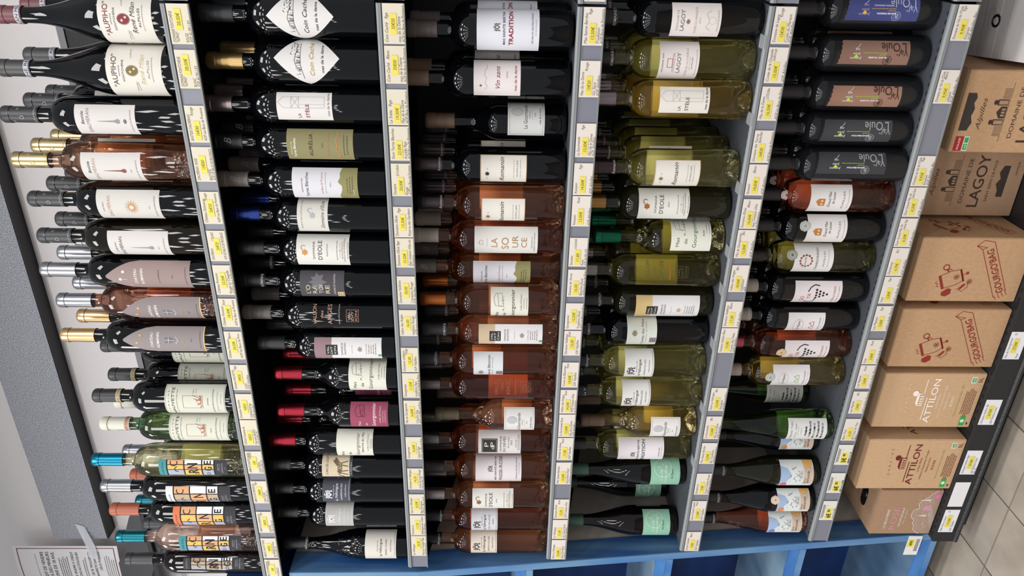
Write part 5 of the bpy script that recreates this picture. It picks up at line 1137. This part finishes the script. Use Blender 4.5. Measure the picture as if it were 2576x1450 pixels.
RD = ['white handwritten card on the base edge below the right-hand cartoon-ribbon carton', 'white handwritten card on the base edge below the white-lettered carton', 'white handwritten card on the base edge below the red-lettered carton', 'blank white card on the base edge', 'white handwritten card on the base edge at the far left corner']
for (lines, price, x0, x1), lb in zip(RAILC, RD):
    o = make_card('', x0, x1, BYF - 0.0003, BZ - 0.0055, 0.0385, lines, price, 'C', paper('#e4e2e6'), '#77757c')
    tag(o, lb, 'price card', 'price cards on the base edge')

# ------------------------------------------------------------------ wine cartons on the base shelf
def kraft(n, a, b_):
    m = mat(n, a, 0.75); mixcol(m, a, b_, 160, 4, vec=(1, 1, 0.6), lo=0.2, hi=0.8); return m
k1 = kraft('kraft_tan', '#b08a66', '#bf9a76'); k2 = kraft('kraft_brown', '#9c7c62', '#a8886c'); k3 = kraft('kraft_light', '#bd9a76', '#c9a682'); k4 = mat('carton_white', '#cfcac8', 0.5)
m_hole = mat('hole_dark', '#0a0a0c', 0.4)
def carton(x0, x1, y0, h, depth, m, label, rot=0.0, hole=True, flap=False, tap=False):
    w_ = x1 - x0
    o = empty('wine_carton', (x0 + w_/2, y0, BZ + 0.0002), label, 'carton', 'bag-in-box wine cartons on the base shelf'); o.rotation_euler = (0, 0, rot)
    b = MB(); W2 = w_ / 2; e = 0.0025
    # body with chamfered edges
    poly = [(-W2 + e, 0, 0), (W2 - e, 0, 0), (W2, e, 0), (W2, depth - e, 0), (W2 - e, depth, 0), (-W2 + e, depth, 0), (-W2, depth - e, 0), (-W2, e, 0)]
    b.prism(poly, (0, 0, 0), (0, 0, h - 0.001), m); b.obj('carton_body', o)
    b = MB(); b.box(-W2 + .001, W2 - .001, .001, depth * .52, h - .001, h + .0012, m); b.obj('top_flap', o)
    b = MB(); b.box(-W2 + .001, W2 - .001, depth * .54, depth - .001, h - .001, h + .0004, m); b.obj('top_flap', o)
    if hole:
        b = MB(); pts = []
        for i in range(20):
            a = 2 * PI * i / 20; pts.append((0.034 * math.copysign(abs(math.cos(a)) ** .6, math.cos(a)), depth * .40 + 0.014 * math.copysign(abs(math.sin(a)) ** .8, math.sin(a)), h + .0014))
        b.prism(pts, (0, 0, -.0006), (0, 0, .0003), m_hole); b.obj('handle_hole', o)
        b = MB(); b.lathe([(0, 0), (.010, .0005), (.013, .002), (.011, .004), (0, .005)], mat('bag_black', '#17171a', 0.25), 16, 0.006, depth*.40); q = b.obj('bag', o); q.location = (0, 0, h)
    if tap:
        b = MB(); b.lathe([(.0, 0), (.0125, 0), (.0125, .002), (.009, .0024), (.008, .001), (0, .001)], m_hole, 24); q = b.obj('tap_port', o); q.location = (0.02, depth * .42, h + .0012)
    front = planemap((0, 0, h / 2), (1, 0, 0), (0, 0, 1), 0.0003); right = planemap((W2, depth / 2, h / 2), (0, 1, 0), (0, 0, 1), 0.0003)
    return o, front, right
# 1 rosé carton
o, fr, rt = carton(-1.330, -1.177, 0.079, 0.160, 0.17, k2, 'small brown carton with pink rosé lettering and line-drawn hills, leftmost')
P = Print(160, 153); P.T('LA BELLE PIERRE', -22, .20, 66, 6.5, '#e2d8d2', b=.01).T('ROSÉ', -20, .33, 78, 15, '#cf93a0').T('VIN DU PAYS DES ALPILLES', -16, .44, 66, 5, '#e2d8d2', b=.02).T('Vin de pays', -14, .50, 52, 3, '#e2d8d2').T('VIN BIOLOGIQUE', -14, .56, 34, 2.4, '#cf93a0')
hills = [(-74, .82), (-66, .74), (-58, .70), (-46, .70), (-36, .66), (-26, .67), (-14, .60), (0, .60), (10, .62), (16, .70), (30, .66), (44, .72), (56, .80), (66, .84), (75, .92)]
P.line([(u, P.tv(t)) for u, t in hills], 1.8, '#ddd3cc'); P.line([(u, P.tv(t + .05)) for u, t in hills[2:11]], .8, '#c9b9ae')
rr = random.Random(12)
for a, b_ in zip(hills[:-1], hills[1:]): P.poly([(a[0], P.tv(.995)), (b_[0], P.tv(.995)), (b_[0], P.tv(b_[1] + .015)), (a[0], P.tv(a[1] + .015))], '#a98e7c')
for i in range(30): u = rr.uniform(-60, 60); t = rr.uniform(.76, .9); P.line([(u, P.tv(t)), (u + rr.uniform(2, 8), P.tv(t + .03)), (u + rr.uniform(8, 14), P.tv(t - .01))], .6, '#d3c5bb')
for i in range(7): P.line([(-60 + i * 6, P.tv(.99)), (10 + i * 5, P.tv(.84))], .8, '#d3c5bb')
P.poly([(8, P.tv(.86)), (8, P.tv(.78)), (16, P.tv(.74)), (26, P.tv(.78)), (26, P.tv(.86))], '#cf8fa8', 2).poly([(-14, P.tv(.84)), (-10, P.tv(.68)), (-6, P.tv(.84))], '#d8ccc4', 2).poly([(40, P.tv(.84)), (43, P.tv(.62)), (47, P.tv(.84))], '#d8ccc4', 2).disc(56, .93, 13, '#c97a98', ry=8, lvl=2).T('3L', 56, .93, 9, 6, '#e2c0cc', lvl=3)
P.build('front_printing', o, fr)
# 2, 3 estate cartons
def attilon(o, fr, rt, dark, word):
    c1 = '#6e2424' if dark else '#f0e8df'; c2 = '#8a5a38' if dark else '#e9dcc9'
    P = Print(240, 157)
    for i, s_ in enumerate('DOMAINE'): P.T(s_, -30 + i * 13, .29 - .005 * i, None, 5, c2)
    P.poly([(-14, P.tv(.44)), (-14, P.tv(.385)), (-6, P.tv(.365)), (14, P.tv(.365)), (22, P.tv(.385)), (22, P.tv(.44))], c1, 1).R(-12, 20, .39, .435, k3, 2)
    for i in range(4): P.R(-9 + i * 7, -6 + i * 7, .40, .43, c1, 3)
    P.disc(22, .345, 8, c1, ry=7, lvl=2).R(20.5, 23, .37, .39, c1, 3).R(-56, 10, .468, .476, c1, 1).R(6, 62, .425, .433, c1, 1)
    P.T('ATTILON', 0, .525, 128, 16, c1, b=.008).T('Le Pays d\'Arles', 0, .59, 44, 5, c2, b=.01).T('Indication Géographique Protégée', 0, .635, 92, 5, c2).T('Méditerranée', 0, .68, 46, 5, c2).T(word, 0, .735, 30, 6.5, c2, b=.01).T('Agriculture biologique depuis 1983', 0, .80, 92, 4, '#8fa84a', sh=.2)
    P.lines(-4, .86, .95, 6, 84, 2, '#7a4a30', 4).R(52, 70, .865, .915, '#dfe4d4').R(55, 67, .872, .908, '#3f9a5c', 2).T('AB', 61, .89, 9, 4.5, '#e9f2e6', lvl=3).T('5L', 61, .955, 15, 9, c1 if dark else '#6e3a28').R(-72, -44, .88, .935, '#3fa04f', 1).star(-58, .907, 6, 4, 8, '#cfe8cf', 2).disc(-66, .965, 4, '#4a2a20', ry=2)
    P.build('front_printing', o, fr)
    Q = Print(240, 160); Q.T('ATTILON', -4, .50, 120, 16, '#4f2a2a' if dark else '#c9b08c').R(-40, 40, .425, .433, '#4f2a2a' if dark else '#c9b08c').T('Domaine', 0, .30, 60, 6, '#4f2a2a' if dark else '#c9b08c'); Q.build('side_printing', o, rt)
a_ = carton(-1.161, -1.003, 0.066, 0.240, 0.17, k3, 'light tan carton with dark red house emblem and lettering'); attilon(*a_, True, 'ROUGE')
a_ = carton(-0.974, -0.816, 0.077, 0.240, 0.17, k3, 'light tan carton with white house emblem and lettering', hole=False, tap=True); attilon(*a_, False, 'BLANC')
# 4, 5 ribbon cartons
def ribbon(o, fr, rt):
    c = '#8a2f26'
    for w0, mp, nm in ((0, fr, 'front_printing'), (1, rt, 'side_printing')):
        P = Print(240, 157); ang = math.radians(27)
        def q(s, d): return (-6 + s * math.cos(ang) - d * math.sin(ang), -56 + s * math.sin(ang) + d * math.cos(ang))
        P.line([q(-62, 13), q(70, 13)], 1.3, c).line([q(-56, -15), q(76, -15)], 1.3, c).line([q(70, 13), q(84, 22), q(90, 4), q(76, -15)], 1.3, c).line([q(84, 22), q(70, 2), q(70, 13)], 1.1, c)
        for k in range(4): P.line([q(-58 + k * 2, 11 - 8 * k), q(-70 + k * 1, 9 - 8 * k)], 1.2, c)
        P.T("GOURGO'BAG", -6 + 4, 0.5 + 56.0/240 , 118, 15, c, rot=ang, b=.012)
        def r(x, y): a = math.radians(-22 + 90 - 60); return (-22 + x * math.cos(.42) - y * math.sin(.42), 36 + x * math.sin(.42) + y * math.cos(.42))
        P.poly([r(-17, 19), r(19, 19), r(19, 25), r(-17, 25)], c, 1).line([r(-16, 19), r(-18, -4), r(-14, -24), r(16, -24), r(20, -2), r(18, 19)], 1.2, c)
        P.poly([r(-16, -22), r(16, -22), r(16, -26), r(-16, -26)], c, 1).ring(r(34, 5)[0], .5 - r(34, 5)[1] / 240, 7.5, 2.2, c).line([r(20, 2), r(28, 4)], 3, c).line([r(22, -6), r(28, 1)], 1.6, c)
        P.line([r(0, -26), r(1, -33)], 1.2, c).disc(r(1, -36)[0], .5 - r(1, -36)[1] / 240, 3.4, c, lvl=1)
        P.poly([r(-24, 26), r(-20, 10), r(-26, 4), r(-36, 8), r(-38, 20), r(-32, 28)], c, 1).line([r(-8, 30), r(-4, 34), (r(0, 29)), r(4, 34), r(8, 30)], 1, c)
        for cx_, cy_ in ((6, -14), (-6, -44)):
            for k in range(5): P.ring(r(cx_ + 4 * math.cos(k * 1.26), 0)[0], .5 - r(cx_, cy_ + 4 * math.sin(k * 1.26))[1] / 240, 3.2, .8, c, n=10)
        P.poly([r(-34, -14), r(-26, -28), r(-22, -24), r(-30, -10)], c, 1).line([r(-28, -6), r(-40, -16), r(-34, -30), r(-20, -34)], 1, c)
        P.build(nm, o, mp)
ribbon(*carton(-0.796, -0.641, 0.074, 0.246, 0.18, k1, 'tan carton with dark red cartoon sketch and diagonal ribbon, left one of two', hole=False))
ribbon(*carton(-0.624, -0.468, 0.079, 0.246, 0.18, k1, 'tan carton with dark red cartoon sketch and diagonal ribbon, right one of two', hole=False))
# 6, 7 gatehouse cartons
def gate(o, fr, rt):
    c = '#3f3029'
    P = Print(240, 165); P.poly([(-38, P.tv(.03)), (38, P.tv(.03)), (38, P.tv(.10)), (28, P.tv(.115)), (18, P.tv(.10)), (6, P.tv(.12)), (-8, P.tv(.105)), (-22, P.tv(.125)), (-38, P.tv(.10))], '#3b332f', 1)
    P.T('Alpilles', -4, .185, 66, 10, '#5a4436', sh=.4)
    P.R(-26, -14, .30, .39, c).R(14, 26, .30, .39, c).R(-24, -16, .31, .385, k2, 2).R(16, 24, .31, .385, k2, 2).poly([(-12, P.tv(.39)), (-12, P.tv(.34)), (0, P.tv(.31)), (12, P.tv(.34)), (12, P.tv(.39))], c, 1)
    for i in range(3): P.R(-8 + 6 * i, -4 + 6 * i, .35, .38, k2, 2)
    P.disc(-20, .285, 5, c, ry=4).disc(20, .285, 5, c, ry=4)
    for i in range(9): P.R(-48 + i * 2.4, -47.3 + i * 2.4, .33, .39, c); P.R(28 + i * 2.4, 28.7 + i * 2.4, .33, .39, c)
    P.R(-60, 60, .395, .398, c).T('DOMAINE DE', 0, .48, 104, 9, '#4f3c30').T('LAGOY', 0, .60, 122, 24, '#3f3029', b=.008).T('SAINT RÉMY DE PVCE', 0, .715, 96, 6, '#4f3c30')
    P.poly([(-36, P.tv(.80)), (-36, P.tv(.86)), (36, P.tv(.86)), (36, P.tv(.80)), (20, P.tv(.775)), (6, P.tv(.80)), (-6, P.tv(.77)), (-22, P.tv(.80))], '#3b332f', 1).T('6 BOUTEILLES', 30, .93, 30, 4, c)
    P.R(-80, -50, .03, .10, '#a8242c', 1).T('ROUGE', -65, .065, 24, 4.5, '#efe6e0', lvl=2).R(-80, -50, .105, .15, '#dfe6da', 1).R(-78, -65, .11, .145, '#3f9a5c', 2).R(-63, -52, .11, .145, '#3f9a5c', 2).T('AB', -71, .128, 8, 4, '#e9f2e6', lvl=3)
    P.build('front_printing', o, fr)
gate(*carton(-0.458, -0.292, 0.183, 0.240, 0.17, k2, 'brown carton with gatehouse drawing, set back behind the price cards', hole=False))
gate(*carton(-0.284, -0.117, 0.095, 0.238, 0.17, k1, 'brown carton with red wine sticker and black hand slot near the right', hole=False))
# 8 white carton, turned a little, tap port and seams on its top
o, fr, rt = carton(-0.0994, 0.1006, 0.0794, 0.156, 0.2, k4, 'white carton with small tap port on its top, at the right edge of the frame', rot=math.radians(5.4), hole=False)
b = MB(); b.lathe([(0, 0.0004), (.0045, .0006), (.0085, .0002), (.0095, .0018), (.0125, .0018), (.0130, 0)], m_hole, 28); q = b.obj('tap_port', o); q.location = (-0.0278, 0.1157, 0.1572)
b = MB(); b.lathe([(0, 0.0016), (.0035, .0018), (.0080, .0010), (.0082, 0)], mat('tap_cap_white', '#c4bfbd', 0.5), 24); q = b.obj('tap_cap', o); q.location = (-0.0278, 0.1157, 0.1572)
TP = planemap((0, 0.1, 0.1573), (1, 0, 0), (0, 1, 0), 0.0002)
P = Print(200, 200); P.rect(-98, 98, 54.5, 55.3, '#8f8a88').rect(-98, 98, -25.3, -24.5, '#8f8a88').ring(-22, .37, 26, .5, '#a9a4a2', ry=17).T('OUVRIR', -8, .35, 14, 2.6, '#6a6566').T('ICI', -8, .375, 8, 2.4, '#6a6566')
P.disc(-18, .91, 26, '#1b1518', ry=7)
P.build('top_printing', o, TP)
